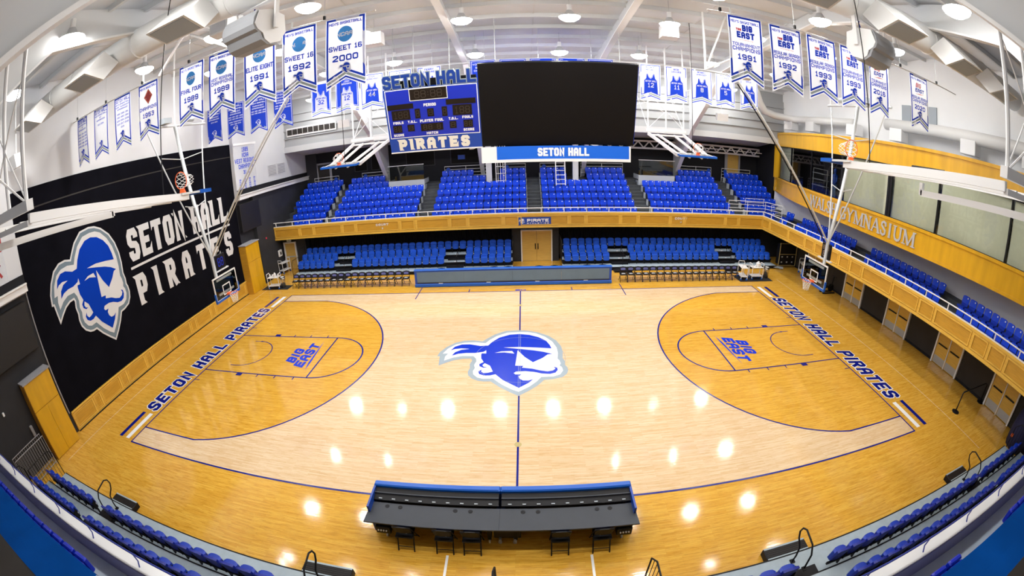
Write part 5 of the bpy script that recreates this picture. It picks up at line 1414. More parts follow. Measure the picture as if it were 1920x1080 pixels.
part('sign_backing', MB().hexa([fs(.1, Hb, -.3), fs(Wb - .1, Hb, -.3), fs(Wb - .1, Hb + .35, -.3), fs(.1, Hb + .35, -.3), fs(.1, Hb, -.2), fs(Wb - .1, Hb, -.2), fs(Wb - .1, Hb + .35, -.2), fs(.1, Hb + .35, -.2)]), 'black', t)
for x in (-5.6, -4.6, -2.9):
    part('hanger_cable', MB().tube([(x, YT + .35, 11.3), (x, YT + .35, rz(YT))], .015, 5), 'steel_grey', t)
# ribbon board
t = thing('ribbon_board', 'blue ribbon board with white SETON HALL lettering in a white frame under the video board', 'ribbon board', (2.4, 6.5, 7.2))
rx0, rx1 = -.90, 5.52
part('display', MB().box(rx0, rx1 - .08, 5.6, 5.7, 7.40, 8.03), 'strip_blue', t)
part('frame', MB().box(-1.63, rx1, 5.58, 5.88, 7.26, 7.40).box(rx1 - .08, rx1, 5.58, 5.88, 7.40, 8.03).box(-1.63, rx0, 5.62, 5.88, 7.40, 8.03), 'steel_white', t)
fr_ = frame((2.25, 5.595, 7.53), (1, 0, 0), (0, 0, 1))
part('lettering', text(MB(), fr_, 'SETON HALL', 0, .0, .40, cw=.24, wt=.095, gap=.03, n=.004, fit=2.45), 'paint_white', t)
# support frame and ladder
t = thing('board_support', 'white steel columns and cage carrying the video board from the upper seats', 'support frame', (1, 16.2, 5.0))
for x in (-2.15, 4.1): part('column', MB().box(x - .2, x + .2, 16.3, 16.7, 4.85, 9.2), 'frame_grey', t)
part('cross_beam', MB().box(-2.6, 4.8, 16.2, 16.5, 8.0, 8.4), 'steel_white', t)
for x in (-2.15, 4.1): part('outrigger', MB().bar((x, 16.3, 8.3), (x, 6.0, 8.1), .2, .3), 'steel_white', t)
cg = MB()
for i in range(7):
    a = math.pi * i / 6
    x, y = -1.25 - .35 * math.cos(a), 15.4 - .35 * math.sin(a)
    cg.tube([(x, y, 5.3), (x, y, 8.3)], .015, 5)
for k in range(6): cg.tube([(-1.6, 15.4, 5.4 + k * .5), (-1.5, 15.1, 5.4 + k * .5), (-1.25, 15.02, 5.4 + k * .5), (-1.0, 15.1, 5.4 + k * .5), (-.9, 15.4, 5.4 + k * .5)], .015, 5)
part('ladder_cage', cg, 'steel_white', t)
t = thing('ladder', 'white ladder rising from the upper seats to the ribbon board', 'ladder', (3.0, 15.5, 4.8))
for x in (2.6, 3.25): part('rail', MB().bar((x, 15.3, 4.95), (x, 15.9, 7.6), .06), 'steel_white', t)
for k in range(8):
    s_ = k / 8
    part('rung', MB().tube([(2.6, 15.33 + .6 * s_, 5.05 + 2.5 * s_), (3.25, 15.33 + .6 * s_, 5.05 + 2.5 * s_)], .025, 6), 'steel_white', t)

# ================================================================== BASKETBALL GOALS
def net(mb, c, r0, r1, h, ax=(0, 0, -1)):
    c = Vector(c); A = Vector(ax); U = Vector((1, 0, 0)) if abs(A.x) < .9 else Vector((0, 1, 0)); W = A.cross(U).normalized(); U = W.cross(A).normalized()
    n = 10; L = 4
    def P(k, l):
        r = r0 + (r1 - r0) * (l / L) ** .7; a = 2 * math.pi * (k + .5 * (l % 2)) / n
        return c + U * (r * math.cos(a)) + W * (r * math.sin(a)) + A * (h * l / L)
    for l in range(L):
        for k in range(n):
            mb.tube([P(k, l), P(k, l + 1)], .008, 4, cap=False)
            k2 = k + (-1 if l % 2 == 0 else 1)
            mb.tube([P(k, l), P(k2, l + 1)], .008, 4, cap=False)
def backboard(t, fn, pad=True):
    """fn(u across, v up, n out of the glass); board spans u +-.915, v 0..1.07"""
    a, b = .915, 1.07
    part('glass', MB().hexa([fn(-a, 0, -.01), fn(a, 0, -.01), fn(a, b, -.01), fn(-a, b, -.01), fn(-a, 0, .01), fn(a, 0, .01), fn(a, b, .01), fn(-a, b, .01)]), 'glass', t)
    fr = MB()
    for s in (.013, -.013): fr.stroke(fn, [(-a + .03, .03), (a - .03, .03), (a - .03, b - .03), (-a + .03, b - .03)], .06, s, closed=True)
    for (p, q) in (((-a, 0), (a, 0)), ((a, 0), (a, b)), ((a, b), (-a, b)), ((-a, b), (-a, 0))):
        fr.quad(fn(p[0], p[1], -.03), fn(q[0], q[1], -.03), fn(q[0], q[1], .02), fn(p[0], p[1], .02))
    part('board_frame', fr, 'steel_white', t)
    sq = MB()
    for s in (.013, -.013): sq.stroke(fn, [(-.28, .16), (.28, .16), (.28, .58), (-.28, .58)], .05, s, closed=True)
    part('target_square', sq, 'paint_white', t)
    pd = MB()
    pd.hexa([fn(-a - .03, -.06, -.05), fn(a + .03, -.06, -.05), fn(a + .03, .04, -.05), fn(-a - .03, .04, -.05), fn(-a - .03, -.06, .04), fn(a + .03, -.06, .04), fn(a + .03, .04, .04), fn(-a - .03, .04, .04)])
    for s in (-1, 1):
        x0, x1 = sorted((s * (a - .02), s * (a + .04)))
        pd.hexa([fn(x0, 0, -.05), fn(x1, 0, -.05), fn(x1, .38, -.05), fn(x0, .38, -.05), fn(x0, 0, .04), fn(x1, 0, .04), fn(x1, .38, .04), fn(x0, .38, .04)])
    part('pad', pd, 'pad_blue', t)
    o = fn(0, .15, .38); U = (fn(1, 0, 0) - fn(0, 0, 0)).normalized(); Nn = (fn(0, 0, 1) - fn(0, 0, 0)).normalized(); Up = (fn(0, 1, 0) - fn(0, 0, 0)).normalized()
    rm = MB().ring(o, .23, .012, U, Nn, 24, 6)
    rm.hexa([fn(-.1, .06, .01), fn(.1, .06, .01), fn(.1, .17, .01), fn(-.1, .17, .01), fn(-.07, .11, .17), fn(.07, .11, .17), fn(.07, .16, .17), fn(-.07, .16, .17)])
    rim = part('rim', rm, 'orange', t, smooth=False)
    nb = MB(); net(nb, o, .225, .13, .42, tuple(-Up) if Up.z > .5 else (tuple(-Up)))
    part('net', nb, 'net', t)
    return o
for s, lb in ((-1, 'left'), (1, 'right')):
    t = thing('basketball_goal', 'lowered basketball goal with glass backboard at the %s end of the main court' % lb, 'basketball goal', (s * 13.1, 0, 2.9), 'main court goals')
    fn = frame((s * 13.1, 0, 2.9), (0, -s, 0) if s > 0 else (0, 1, 0), (0, 0, 1))
    if s > 0: fn = frame((13.1, 0, 2.9), (0, -1, 0), (0, 0, 1))
    backboard(t, fn)
    nd = V(s * 13.65, 0, 4.75)
    part('mast', MB().tube([(s * 15.05, 0, 11.0), nd, (s * 13.62, 0, 3.6), (s * 13.3, 0, 3.2)], .09, 10), 'mast', t, smooth=True)
    part('board_bracket', MB().box(s * 13.14 - .03, s * 13.14 + .03, -.6, .6, 3.1, 3.2).box(s * 13.14 - .03, s * 13.14 + .03, -.6, .6, 3.75, 3.85).bar((s * 13.15, -.5, 3.8), (s * 13.62, 0, 3.7), .06).bar((s * 13.15, .5, 3.8), (s * 13.62, 0, 3.7), .06), 'steel_white', t)
    for y in (-2, 2):
        part('side_strut', MB().tube([(s * 15.0, y, 10.95), nd], .035, 6), 'mast', t)
        for z_ in (9.3, 7.0):
            k = (z_ - 4.75) / (10.95 - 4.75)
            p = V(s * (13.65 + 1.4 * k), 0, z_ + .1); q = V(s * (13.65 + 1.35 * k), y * k, z_ + .3)
            part('cross_brace', MB().tube([p, q], .022, 6), 'mast', t)
    part('forward_brace', MB().tube([nd, (s * 8.35, 0, 11.15), (s * 8.3, .0, 14.0)], .045, 8), 'mast', t)
    part('forward_strap', MB().tube([(s * 13.5, .12, 4.8), (s * 8.5, .12, 10.9)], .03, 6), 'black_metal' if s > 0 else 'steel_grey', t)
    part('top_bar', MB().tube([(s * 15.05, -2.3, 11.05), (s * 15.05, 2.3, 11.05)], .05, 8), 'mast', t)
    for y in (-2.1, 2.1, 0): part('hanger', MB().bar((s * 15.05, y, 11.05), (s * 15.05, y, rz(y) - .2), .06), 'steel_white', t)
    part('winch', MB().box(s * 15.05 - .3, s * 15.05 + .3, -1.0, -.5, 11.15, 11.4).lathe((s * 15.0, .9, 11.3), [(.12, -.4), (.12, .4)], 10, axis=1), 'grille', t)
    t = thing('shot_clock', 'black shot clock with unlit amber digits mounted above the %s main backboard' % lb, 'shot clock', (s * 13.72, 0, 4.4))
    part('case', MB().cbox(s * 13.74 - .06, s * 13.74 + .06, -.42 + (.2 if s > 0 else .6), .42 + (.0 if s > 0 else .6) , 4.02, 4.72, .02), 'black', t)
    yc = .1 if s > 0 else .6
    f_ = frame((s * 13.74 - s * .065, yc, 4.05), (0, -1, 0) if s > 0 else (0, 1, 0), (0, 0, 1))
    if s > 0:
        part('digits', text(text(MB(), f_, '88:88', 0, .38, .2, cw=.09, wt=.025, gap=.02, n=.003), f_, '88', 0, .07, .26, cw=.16, wt=.04, gap=.05, n=.003), 'digit_lit', t)
    else:
        part('digits', text(MB(), f_, '88', 0, .12, .4, cw=.2, wt=.04, gap=.05, n=.003), 'board_blue', t)
    part('bracket', MB().box(s * 13.62, s * 13.76, yc - .5, yc + .5, 3.97, 4.02), 'steel_white', t)

def folded(cxx, yb, yf, zb, zf, ztop, label, s):
    """side-court goal folded up: board lies flat at yb, arms run to the frame at yf"""
    dy = 1 if yf > yb else -1
    t = thing('folded_goal', label, 'basketball goal', (cxx, yb, zb), 'side court goals folded up under the roof')
    fn0 = lambda u, v, n=0.0: V(cxx + u, yb + dy * v, zb + n + .08 * v)
    backboard(t, fn0)
    w_ = 1.08
    part('frame_bar', MB().box(cxx - w_ - .15, cxx + w_ + .15, yf - .08, yf + .08, zf - .08, zf + .1), 'steel_white', t)
    part('lower_bar', MB().box(cxx - w_, cxx + w_, yf - .05, yf + .05, zf - .32, zf - .22), 'steel_white', t)
    for k in (-1, 0, 1):
        part('drop_pipe', MB().tube([(cxx + k * w_, yf, zf), (cxx + k * w_, yf, rz(yf) - .02)], .05, 8), 'steel_white', t)
    for k in (-1, 1):
        part('main_arm', MB().bar((cxx + k * w_, yf, zf - .2), (cxx + k * .8, yb + dy * .75, zb - .02), .09, .16), 'steel_white', t)
        part('inner_arm', MB().bar((cxx + k * .5, yf, zf - .25), (cxx + k * .32, yb + dy * .35, zb - .08), .07, .11), 'steel_white', t)
        part('diagonal', MB().tube([(cxx + k * w_, yf, zf + .1), (cxx - k * w_, yf, min(ztop, zf + 2.2))], .018, 5), 'steel_white', t)
        part('side_brace', MB().tube([(cxx + k * w_, yf, zf + .05), (cxx + k * w_, yf + dy * 2.6, zf + 2.4)], .022, 5), 'steel_white', t)
    if dy < 0: part('lower_arm', MB().bar((cxx, yf - 1.6, 8.52), (cxx, yf + 2.85, 8.2), .09, .13).bar((cxx, yf + 2.85, 8.16), (cxx, yf + 2.85, 8.42), .09), 'steel_white', t)
    part('damper', MB().tube([(cxx, yf - dy * 2.2, zb + .3 if dy < 0 else zb + .02), (cxx, yf - dy * 3.2, zb + .25 if dy < 0 else zb + .02)], .035, 6), 'black_metal', t)
    part('safety_strap', MB().tube([(cxx, yb + dy * .9, zb + .05), (cxx - .1 * s, yb + dy * .6, rz(yb) - .1)], .015, 5), 'black_metal', t)
folded(-8.25, 3.95, 8.9, 7.75, 8.95, 12.2, 'folded-up side basketball goal at the far left, its glass lying flat below the jersey banners', -1)
folded(8.45, 3.95, 8.9, 7.78, 8.95, 12.2, 'folded-up side basketball goal at the far right, its glass lying flat below the jersey banners', 1)
folded(-8.45, -6.35, -11.95, 8.12, 8.9, 13.4, 'folded-up side basketball goal at the near left, long white arms crossing the black mural', -1)
folded(8.55, -6.35, -11.95, 8.46, 8.98, 13.4, 'folded-up side basketball goal at the near right, long white arms crossing the suite windows', 1)

# ================================================================== COURTSIDE SEATING (telescopic units)
def padded_meshes():
    bk = MB()
    N = 6
    for i in range(N):
        xa, xb = -.215 + .43 * i / N, -.215 + .43 * (i + 1) / N
        fa, fb = (1 - (2 * i / N - 1) ** 2), (1 - (2 * (i + 1) / N - 1) ** 2)
        ha, hb = .72 + .07 * fa ** .5, .72 + .07 * fb ** .5
        ba, bb = .03 * fa, .03 * fb
        bk.hexa([(xa, .02 + ba, .34), (xb, .02 + bb, .34), (xb, .07 + bb, .34), (xa, .07 + ba, .34), (xa, .08 + ba, ha), (xb, .08 + bb, hb), (xb, .15 + bb, hb), (xa, .15 + ba, ha)])
    back = bk.mesh('backrest', M['seat_pad'])
    sp = MB()
    for i in range(N):
        xa, xb = -.205 + .41 * i / N, -.205 + .41 * (i + 1) / N
        fa, fb = (1 - (2 * i / N - 1) ** 2) ** .5, (1 - (2 * (i + 1) / N - 1) ** 2) ** .5
        sp.hexa([(xa, -.08 - .05 * fa, .31 - .03 * fa), (xb, -.08 - .05 * fb, .31 - .03 * fb), (xb, .02, .31 - .03 * fb), (xa, .02, .31 - .03 * fa), (xa, -.04 - .06 * fa, .6 + .03 * fa), (xb, -.04 - .06 * fb, .6 + .03 * fb), (xb, .05, .6 + .03 * fb), (xa, .05, .6 + .03 * fa)])
    seat = sp.mesh('seat', M['seat_pad'])
    fr = MB().box(-.25, -.225, -.05, .12, .25, .5).box(-.25, .25, .03, .08, .2, .27).box(-.255, -.22, .0, .06, 0, .5).box(-.25, -.235, -.02, .02, .5, .58)
    frm = fr.mesh('support_frame', M['black_metal'])
    hg = MB().box(-.262, -.215, -.06, -.02, .36, .42).mesh('hinge_cap', M['silver'])
    return (back, seat, frm, hg)
PM = padded_meshes()
def add_padded(loc, rz_, label, group, PM=PM):
    o = thing('bleacher_chair', label, 'seat', loc, group, rz_)
    for nm, me in zip(('backrest', 'seat', 'support_frame', 'hinge_cap'), PM):
        c = bpy.data.objects.new(nm, me); col.objects.link(c); c.parent = o
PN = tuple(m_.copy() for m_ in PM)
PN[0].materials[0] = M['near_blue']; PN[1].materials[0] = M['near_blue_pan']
def unit(label, x0, x1, s, yf, depth=.75, rows_=3, h0=.22, dh=.29):
    """s=+1 far unit facing -Y, s=-1 near unit facing +Y; yf front edge"""
    t = thing('bleacher_platform', label, 'bleacher', ((x0 + x1) / 2, yf, 0))
    y = yf
    for r in range(rows_):
        ya, yb = sorted((y, y + s * (depth if r else depth + .05)))
        part('deck', MB().box(x0, x1, ya, yb, h0 + dh * r - .03, h0 + dh * r), 'deck', t)
        part('nosing', MB().box(x0, x1, y - .02, y + .02, h0 + dh * r - .10, h0 + dh * r + .004), 'black', t)
        part('riser_panel', MB().box(x0 + .02, x1 - .02, y + s * .03 - .01, y + s * .03 + .01, 0 if r == 0 else h0 + dh * (r - 1), h0 + dh * r - .03), 'black', t)
        y += s * (depth if r else depth + .05)
    return t
# far units
for side, (x0, x1), groups in (('left', (-16.0, -.5), ((-15.9, 6), (-11.52, 13), (-3.6, 6))), ('right', (2.7, 18.4), ((2.79, 6), (7.15, 13), (15.11, 6)))):
    unit('dark telescopic bleacher unit on the far side, %s of the double door' % side, x0, x1, 1, 11.05, .78)
    names = ('left block', 'middle block', 'right block')
    for r in range(3):
        Y = 11.72 + .76 * r; Z = .22 + .29 * r
        if r < 2:
            for (gx, n_), gn in zip(groups, names):
                for c in range(n_):
                    add_padded((gx + .506 * (c + .5), Y, Z), 0, 'padded far seat, %s from left, %s, %s row, %s of the door' % (ORD[c], gn, ORD[r], side), 'blue padded seats on the far side')
        else:
            for c in range(30):
                add_padded((x0 + .15 + .509 * (c + .5), Y, Z), 0, 'padded far seat, %s from left in the back row, %s of the door' % (ORD[c], side), 'blue padded seats on the far side')
    for (a, b), nm in (((groups[0][0] + 6 * .506, groups[1][0]), 'left'), ((groups[1][0] + 13 * .506, groups[2][0]), 'right')):
        t = thing('aisle_steps', 'black aisle steps with pale treads at the %s gap of the far %s bleacher unit' % (nm, side), 'steps', ((a + b) / 2, 11.0, 0))
        part('front_box', MB().cbox(a + .1, b - .05, 10.55, 11.02, 0, .14, .015), 'black', t)
        for r in range(2):
            y0 = 11.88 + .78 * r - .02; z0 = .22 + .29 * r
            part('box_step', MB().box(a + .12, b - .1, y0 - .3, y0 - .01, z0, z0 + .14), 'black', t)
            part('tread', MB().box(a + .1, b - .08, y0 + .03, y0 + .25, z0 + .29, z0 + .305), 'deck', t)
            part('step_light', MB().box(a + .6, a + .75, y0 + .02, y0 + .04, z0 + .3, z0 + .36), 'tag', t)
        part('handrail', MB().tube([(b - .5, 11.5, .22), (b - .5, 11.5, 1.0), (b - .5, 11.9, 1.15), (b - .5, 12.25, 1.2), (b - .5, 12.3, .52)], .02, 6), 'black_metal', t)
def end_fence(name, x, y0, y1, z0, z1, label, dy=None):
    t = thing(name, label, 'guard rail', (x, y0, 0))
    part('frame_rail', MB().tube([(x, y0, z0), (x, y0, z1 - .25), (x, y0 + (y1 - y0) * .15, z1), (x, y1, z1), (x, y1, z0)], .02, 6), 'black_metal', t)
    part('bottom_rail', MB().tube([(x, y0, z0 + .08), (x, y1, z0 + .08)], .015, 6), 'black_metal', t)
    n = max(3, int(abs(y1 - y0) / .14))
    for i in range(1, n):
        y = y0 + (y1 - y0) * i / n
        part('baluster', MB().tube([(x, y, z0 + .08), (x, y, z1 - (.1 if i < 2 else 0))], .009, 4), 'black_metal', t)
end_fence('end_guard', -16.05, 11.1, 12.2, .2, 1.25, 'black guard rail at the left end of the far left bleacher unit, front part')
end_fence('end_guard', -16.05, 12.3, 13.4, .5, 1.75, 'black guard rail at the left end of the far left bleacher unit, rear part')
end_fence('end_guard', 2.65, 11.6, 13.6, .4, 1.8, 'black guard rail beside the far double door, on its right')
end_fence('end_guard', -.48, 11.6, 13.6, .4, 1.8, 'black guard rail beside the far double door, on its left')
# near units
NG = (('left', (-15.95, -.35), ((-15.85, 7), (-11.52, 13), (-3.6, 3))), ('right', (2.55, 18.3), ((2.9, 6), (6.98, 14), (14.5, 7))))
for side, (x0, x1), groups in NG:
    unit('pale-decked telescopic bleacher unit along the near side, %s half' % side, x0, x1, -1, -10.68, .86, 3, .25, .29)
    names = ('left block', 'middle block', 'right block')
    for r in range(2):
        Y = -11.36 - .82 * r; Z = .25 + .29 * r
        for gi, ((gx, n_), gn) in enumerate(zip(groups, names)):
            if side == 'left' and gi == 2: continue
            if r == 1 and side == 'right' and gi == 0: continue
            for c in range(n_):
                add_padded((gx + .506 * (c + .5), Y, Z), math.pi, 'padded near seat from behind, %s from left, %s, %s row, %s side' % (ORD[c], gn, ORD[r], side), 'blue padded seats along the near side', PN)
for X, lb in ((-11.85, 'far left'), (-4.2, 'left of the scorers table'), (6.35, 'right of the scorers table'), (14.2, 'far right')):
    t = thing('aisle_steps', 'black loose step with grey tread before the near bleachers, ' + lb, 'steps', (X, -10.4, 0))
    part('front_box', MB().cbox(X - .62, X + .62, -10.64, -10.28, 0, .2, .015), 'black', t)
    part('tread', MB().box(X - .6, X + .6, -10.33, -10.28, .2, .206).box(X - .6, X + .6, -10.66, -10.6, .2, .206), 'deck', t)
    for q in range(4): part('grip_strip', MB().box(X - .58, X + .58, -10.56 + q * .06, -10.54 + q * .06, .2, .204), 'wall_brown', t)
    for r in range(2):
        y0 = -11.55 - .86 * r
        part('box_step', MB().cbox(X - .35, X + .4, y0 - .0, y0 + .3, .25 + .29 * r, .25 + .29 * r + .15, .01), 'black', t)
    sg_ = .35 if X < 0 else -.35
    t2 = thing('loop_handrail', 'black looped aisle handrail rising beside the near step, ' + lb, 'handrail', (X, -11.3, .25), None)
    xx = X + (.05 if X < 0 else -.05)
    pts = [(xx, -11.35, .55), (xx, -11.3, 1.0), (xx, -11.15, 1.2), (xx, -10.75, 1.28), (xx, -10.62, 1.2), (xx, -10.58, 1.05), (xx, -10.66, .9), (xx, -10.85, .75), (xx, -10.9, .5), (xx, -10.9, .27)]
    part('loop', MB().tube(pts, .024, 8), 'black_metal', t2, smooth=True)
    part('foot', MB().box(xx - .06, xx + .06, -10.96, -10.84, .25, .28).box(xx - .06, xx + .06, -11.42, -11.3, .54, .57), 'black_metal', t2)
end_fence('end_guard', -16.1, -10.7, -12.2, 0, 1.35, 'black barred guard rail at the left end of the near bleachers, front part')
end_fence('end_guard', -16.2, -12.3, -13.3, 0, 1.7, 'black barred guard rail at the left end of the near bleachers, rear part')
end_fence('end_guard', 18.4, -10.75, -12.3, 0, 1.35, 'black barred guard rail at the right end of the near bleachers')
end_fence('end_guard', -.3, -10.9, -12.6, .25, 2.05, 'black barred guard rail rising at the bottom edge near the centre, left one')
end_fence('end_guard', 2.5, -10.9, -12.6, .25, 2.05, 'black barred guard rail rising at the bottom edge near the centre, right one')
# stack of barricades
t = thing('barricade_stack', 'stack of grey barred barricades against the charcoal wall in the near left corner', 'barricade', (-17.5, -11.2, 0))
for q in range(2):
    x = -17.85 + q * .4
    b_ = part('barrier', MB().tube([(x, -10.4, .05), (x, -10.4, 1.35), (x, -12.3, 1.35), (x, -12.3, .05), (x, -10.4, .15)], .022, 6), 'wall_grey', t)
    for k in range(13):
        y = -10.52 - k * .135
        part('upright', MB().tube([(x, y, .12), (x, y, 1.35)], .010, 4), 'wall_grey', b_)
solo('wall_strobe', MB().cbox(-18.3, -18.2, -9.0 - 2.6, -9.0 - 2.5, 2.7, 2.85, .01), 'tag', 'small white fitting on the charcoal wall above the barricade stack', 'fitting', (-18.3, -11.55, 2.7))
solo('wall_box', MB().cbox(-18.3, -18.15, -10.6, -10.45, 1.25, 1.7, .02), 'wall_grey', 'small grey wall box beside the near honey-wood closet', 'fitting', (-18.3, -10.5, 1.25))
# covered equipment near right
t = thing('covered_equipment', 'dark navy-covered equipment heap in the near right corner under the balcony', 'equipment', (19.6, -11.5, 0))
mb = MB()
for i, (dx, dy, r, h) in enumerate(((0, 0, .75, 1.9), (.2, -.9, .7, 1.7), (-.25, -1.7, .8, 1.5))):
    mb.lathe((19.6 + dx, -11.0 + dy, 0), [(r, 0), (r * 1.03, h * .3), (r * .92, h * .65), (r * .7, h * .88), (r * .3, h), (0, h * 1.01)], 11)
part('cover', mb, 'navy_dark' if 'navy_dark' in M else 'pad_black', t, smooth=True)
part('orange_strap', MB().box(18.8, 18.9, -10.7, -10.6, .5, .62), 'orange', t)

# near balcony ledge, floor, seats, tarpaulin
nl = struct('wall_front_ledge', MB().box(-18.3, 20.5, -13.56, -13.36, 2.6, 3.46), 'wood')
part('cap', MB().box(-18.3, 20.5, -13.58, -13.33, 3.46, 3.5), 'cap_white', nl)
part('inner_lining', MB().box(-18.3, 20.5, -13.60, -13.56, 2.9, 3.46), 'purple', nl)
part('ledge_floor', MB().box(-18.3, 20.5, -19.8, -13.56, 2.75, 2.9), 'slate', nl)
t = thing('near_railing', 'thin blue pipe rail running above the white near balcony ledge', 'railing', (0, -13.6, 3.5))
part('rail', MB().tube([(-18.2, -13.44, 3.78), (20.4, -13.44, 3.78)], .018, 6), 'pipe_blue', t)
for i in range(26):
    x = -17.6 + 1.5 * i
    part('post', MB().tube([(x, -13.44, 3.78), (x, -13.44, 3.6), (x + .0, -13.50, 3.5)], .014, 6), 'pipe_blue', t)
wall_f = struct('wall_front', MB().box(-18.7, 20.9, -20.2, -19.8, 0, 15.2), 'wall_white')
for side, xs, n_ in (('left', -6.95, 16), ('right', 8.4, 10), ('right corner', 6.4, 2)):
    for c in range(n_):
        if side == 'left': X = xs - .49 * c
        elif side == 'right': X = 9.4 + .49 * c
        else: X = 6.3 + .49 * c
        if side == 'right corner': X = 6.35 + .49 * c
        add_seat('balcony_chair', SN, (X, -14.22, 2.9), math.pi, 'dark blue seat at the tarpaulin edge, %s from the aisle, %s' % (ORD[c], side + ' side' if side != 'right corner' else 'right side inner pair'), 'dark blue seats under the near tarpaulin')
for x0, x1, lb in ((-16.5, -6.2, 'left'), (5.2, 17.5, 'right')):
    mb = MB(); n_ = 20
    for i in range(n_):
        a, b = x0 + (x1 - x0) * i / n_, x0 + (x1 - x0) * (i + 1) / n_
        for (ya, za), (yb, zb) in zip(((-14.13, 3.5), (-14.16, 3.68), (-14.7, 3.82)), ((-14.16, 3.68), (-14.7, 3.82), (-15.12, 3.98))):
            wa, wb = .02 * math.sin(a * 2.3), .02 * math.sin(b * 2.3)
            mb.quad((a, ya, za + wa), (b, ya, za + wb), (b, yb, zb + wb), (a, yb, zb + wa))
    solo('tarpaulin', mb, 'tarp', 'big smooth blue tarpaulin covering the near balcony seats at the bottom %s corner' % lb, 'tarpaulin', (x0, -14.7, 3.4), smooth=True)
    solo('ledge_back', MB().box(x0 - 2, x1 + 2, -16.2, -15.12, 3.9, 3.98), 'wall_brown', 'dark grey deck behind the blue tarpaulin at the bottom %s corner' % lb, 'deck', (x0, -15.1, 3.9))

# right balcony seats: two rows in blocks
RB = ((11.6, 2, 'far corner pair'), (9.9, 6, 'block behind the far handrail'), (6.6, 9, 'second block from the far corner'), (2.1, 12, 'long middle block'), (-5.0, 10, 'nearest block'))
RB = ((11.9, 2, 'far corner pair'), (9.8, 12, 'far block'), (2.35, 12, 'middle block'), (-4.9, 9, 'near block'))
for ystart, n_, nm in RB:
    for r in range(2):
        for c in range(n_):
            y = ystart - .505 * (c + .5) - (.25 if r == 0 else 0)
            if y < -9.8: continue
            add_seat('balcony_chair', SM, (18.55 + .78 * r, y, 2.82 + .42 * r), -math.pi / 2, 'blue right balcony seat, %s from the far end in the %s row, %s' % (ORD[c], ORD[r], nm), 'blue seats on the right balcony')
struct('floor_right_terrace', MB().box(18.95, 20.5, -13, 15.5, 2.82, 3.24).box(19.75, 20.5, -13, 15.5, 3.24, 3.5), 'riser')

# ================================================================== FOLDING CHAIRS
def fold_meshes():
    fr = MB()
    for s in (-1, 1):
        x = s * .215
        fr.tube([(x, -.24, .0), (x, -.02, .44), (x, .14, .76), (x * .93, .17, .84)], .017, 5)
        fr.tube([(x * .9, .26, .0), (x * .9, .0, .44), (x * .9, -.2, .455)], .017, 5)
    fr.tube([(-.2, .17, .84), (.2, .17, .84)], .012, 5)
    fr.tube([(-.2, -.16, .14), (.2, -.16, .14)], .010, 5).tube([(-.19, .2, .12), (.19, .2, .12)], .010, 5)
    st = MB().cbox(-.205, .205, -.22, .19, .425, .48, .012)
    bk = MB()
    n = 5
    for i in range(n):
        xa, xb = -.2 + .4 * i / n, -.2 + .4 * (i + 1) / n
        fa, fb = (1 - (2 * i / n - 1) ** 2), (1 - (2 * (i + 1) / n - 1) ** 2)
        bk.hexa([(xa, .10 + .03 * fa, .60), (xb, .10 + .03 * fb, .60), (xb, .13 + .03 * fb, .60), (xa, .13 + .03 * fa, .60), (xa, .145 + .03 * fa, .78 + .08 * fa ** .5), (xb, .145 + .03 * fb, .78 + .08 * fb ** .5), (xb, .175 + .03 * fb, .78 + .08 * fb ** .5), (xa, .175 + .03 * fa, .78 + .08 * fa ** .5)])
    f1 = lambda u, v, n=0.0: V(u, .08 + (v - .6) * .25 + .012 - n, v)
    pr = MB().area(f1, [(-.14, .66), (.14, .66), (.15, .76), (.08, .80), (-.08, .80), (-.15, .76)], .0)
    f2 = lambda u, v, n=0.0: V(u, v, .483)
    sp = MB().area(f2, [(-.1, -.08), (.1, -.08), (.12, .0), (.06, .07), (-.06, .07), (-.12, .0)])
    return (('frame', fr.mesh('frame', M['black_metal'])), ('seat', st.mesh('seat', M['black'])), ('backrest', bk.mesh('backrest', M['black'])), ('back_print', pr.mesh('back_print', M['board_blue'])), ('seat_print', sp.mesh('seat_print', M['mural_white'])))
M['chair_print'] = mat('chair_blue_grey_print', (0.10, 0.11, 0.30), .6)
FM = fold_meshes()
FM[3][1].materials[0] = M['chair_print']
def chair(x, y, rz_, label, group):
    o = thing('folding_chair', label, 'chair', (x, y, 0), group, rz_)
    for nm, me in FM:
        c = bpy.data.objects.new(nm, me); col.objects.link(c); c.parent = o
for i in range(17):
    chair(-14.7 + .4875 * i, 9.1, 0, 'black folding chair with printed pad, %s from the left in the far left team bench' % ORD[i], 'black folding chairs of the far left bench')
    chair(6.12 + .472 * i, 8.95, 0, 'black folding chair with printed pad, %s from the left in the far right team bench' % ORD[i], 'black folding chairs of the far right bench')
for i, x in enumerate((-4.75, -3.6, -1.55, -.72, 1.12, 2.03, 4.0, 4.95)):
    chair(x, 9.45, 0, 'black folding chair almost hidden behind the far courtside display table, %s from left' % ORD[i], 'folding chairs behind the far display table')
for i, x in enumerate((-2.52, -1.6, -.97, 1.0, 1.94)):
    chair(x, -9.16, math.pi, 'black folding chair tucked under the near scorers table, %s from left' % ORD[i], 'folding chairs at the near scorers table')

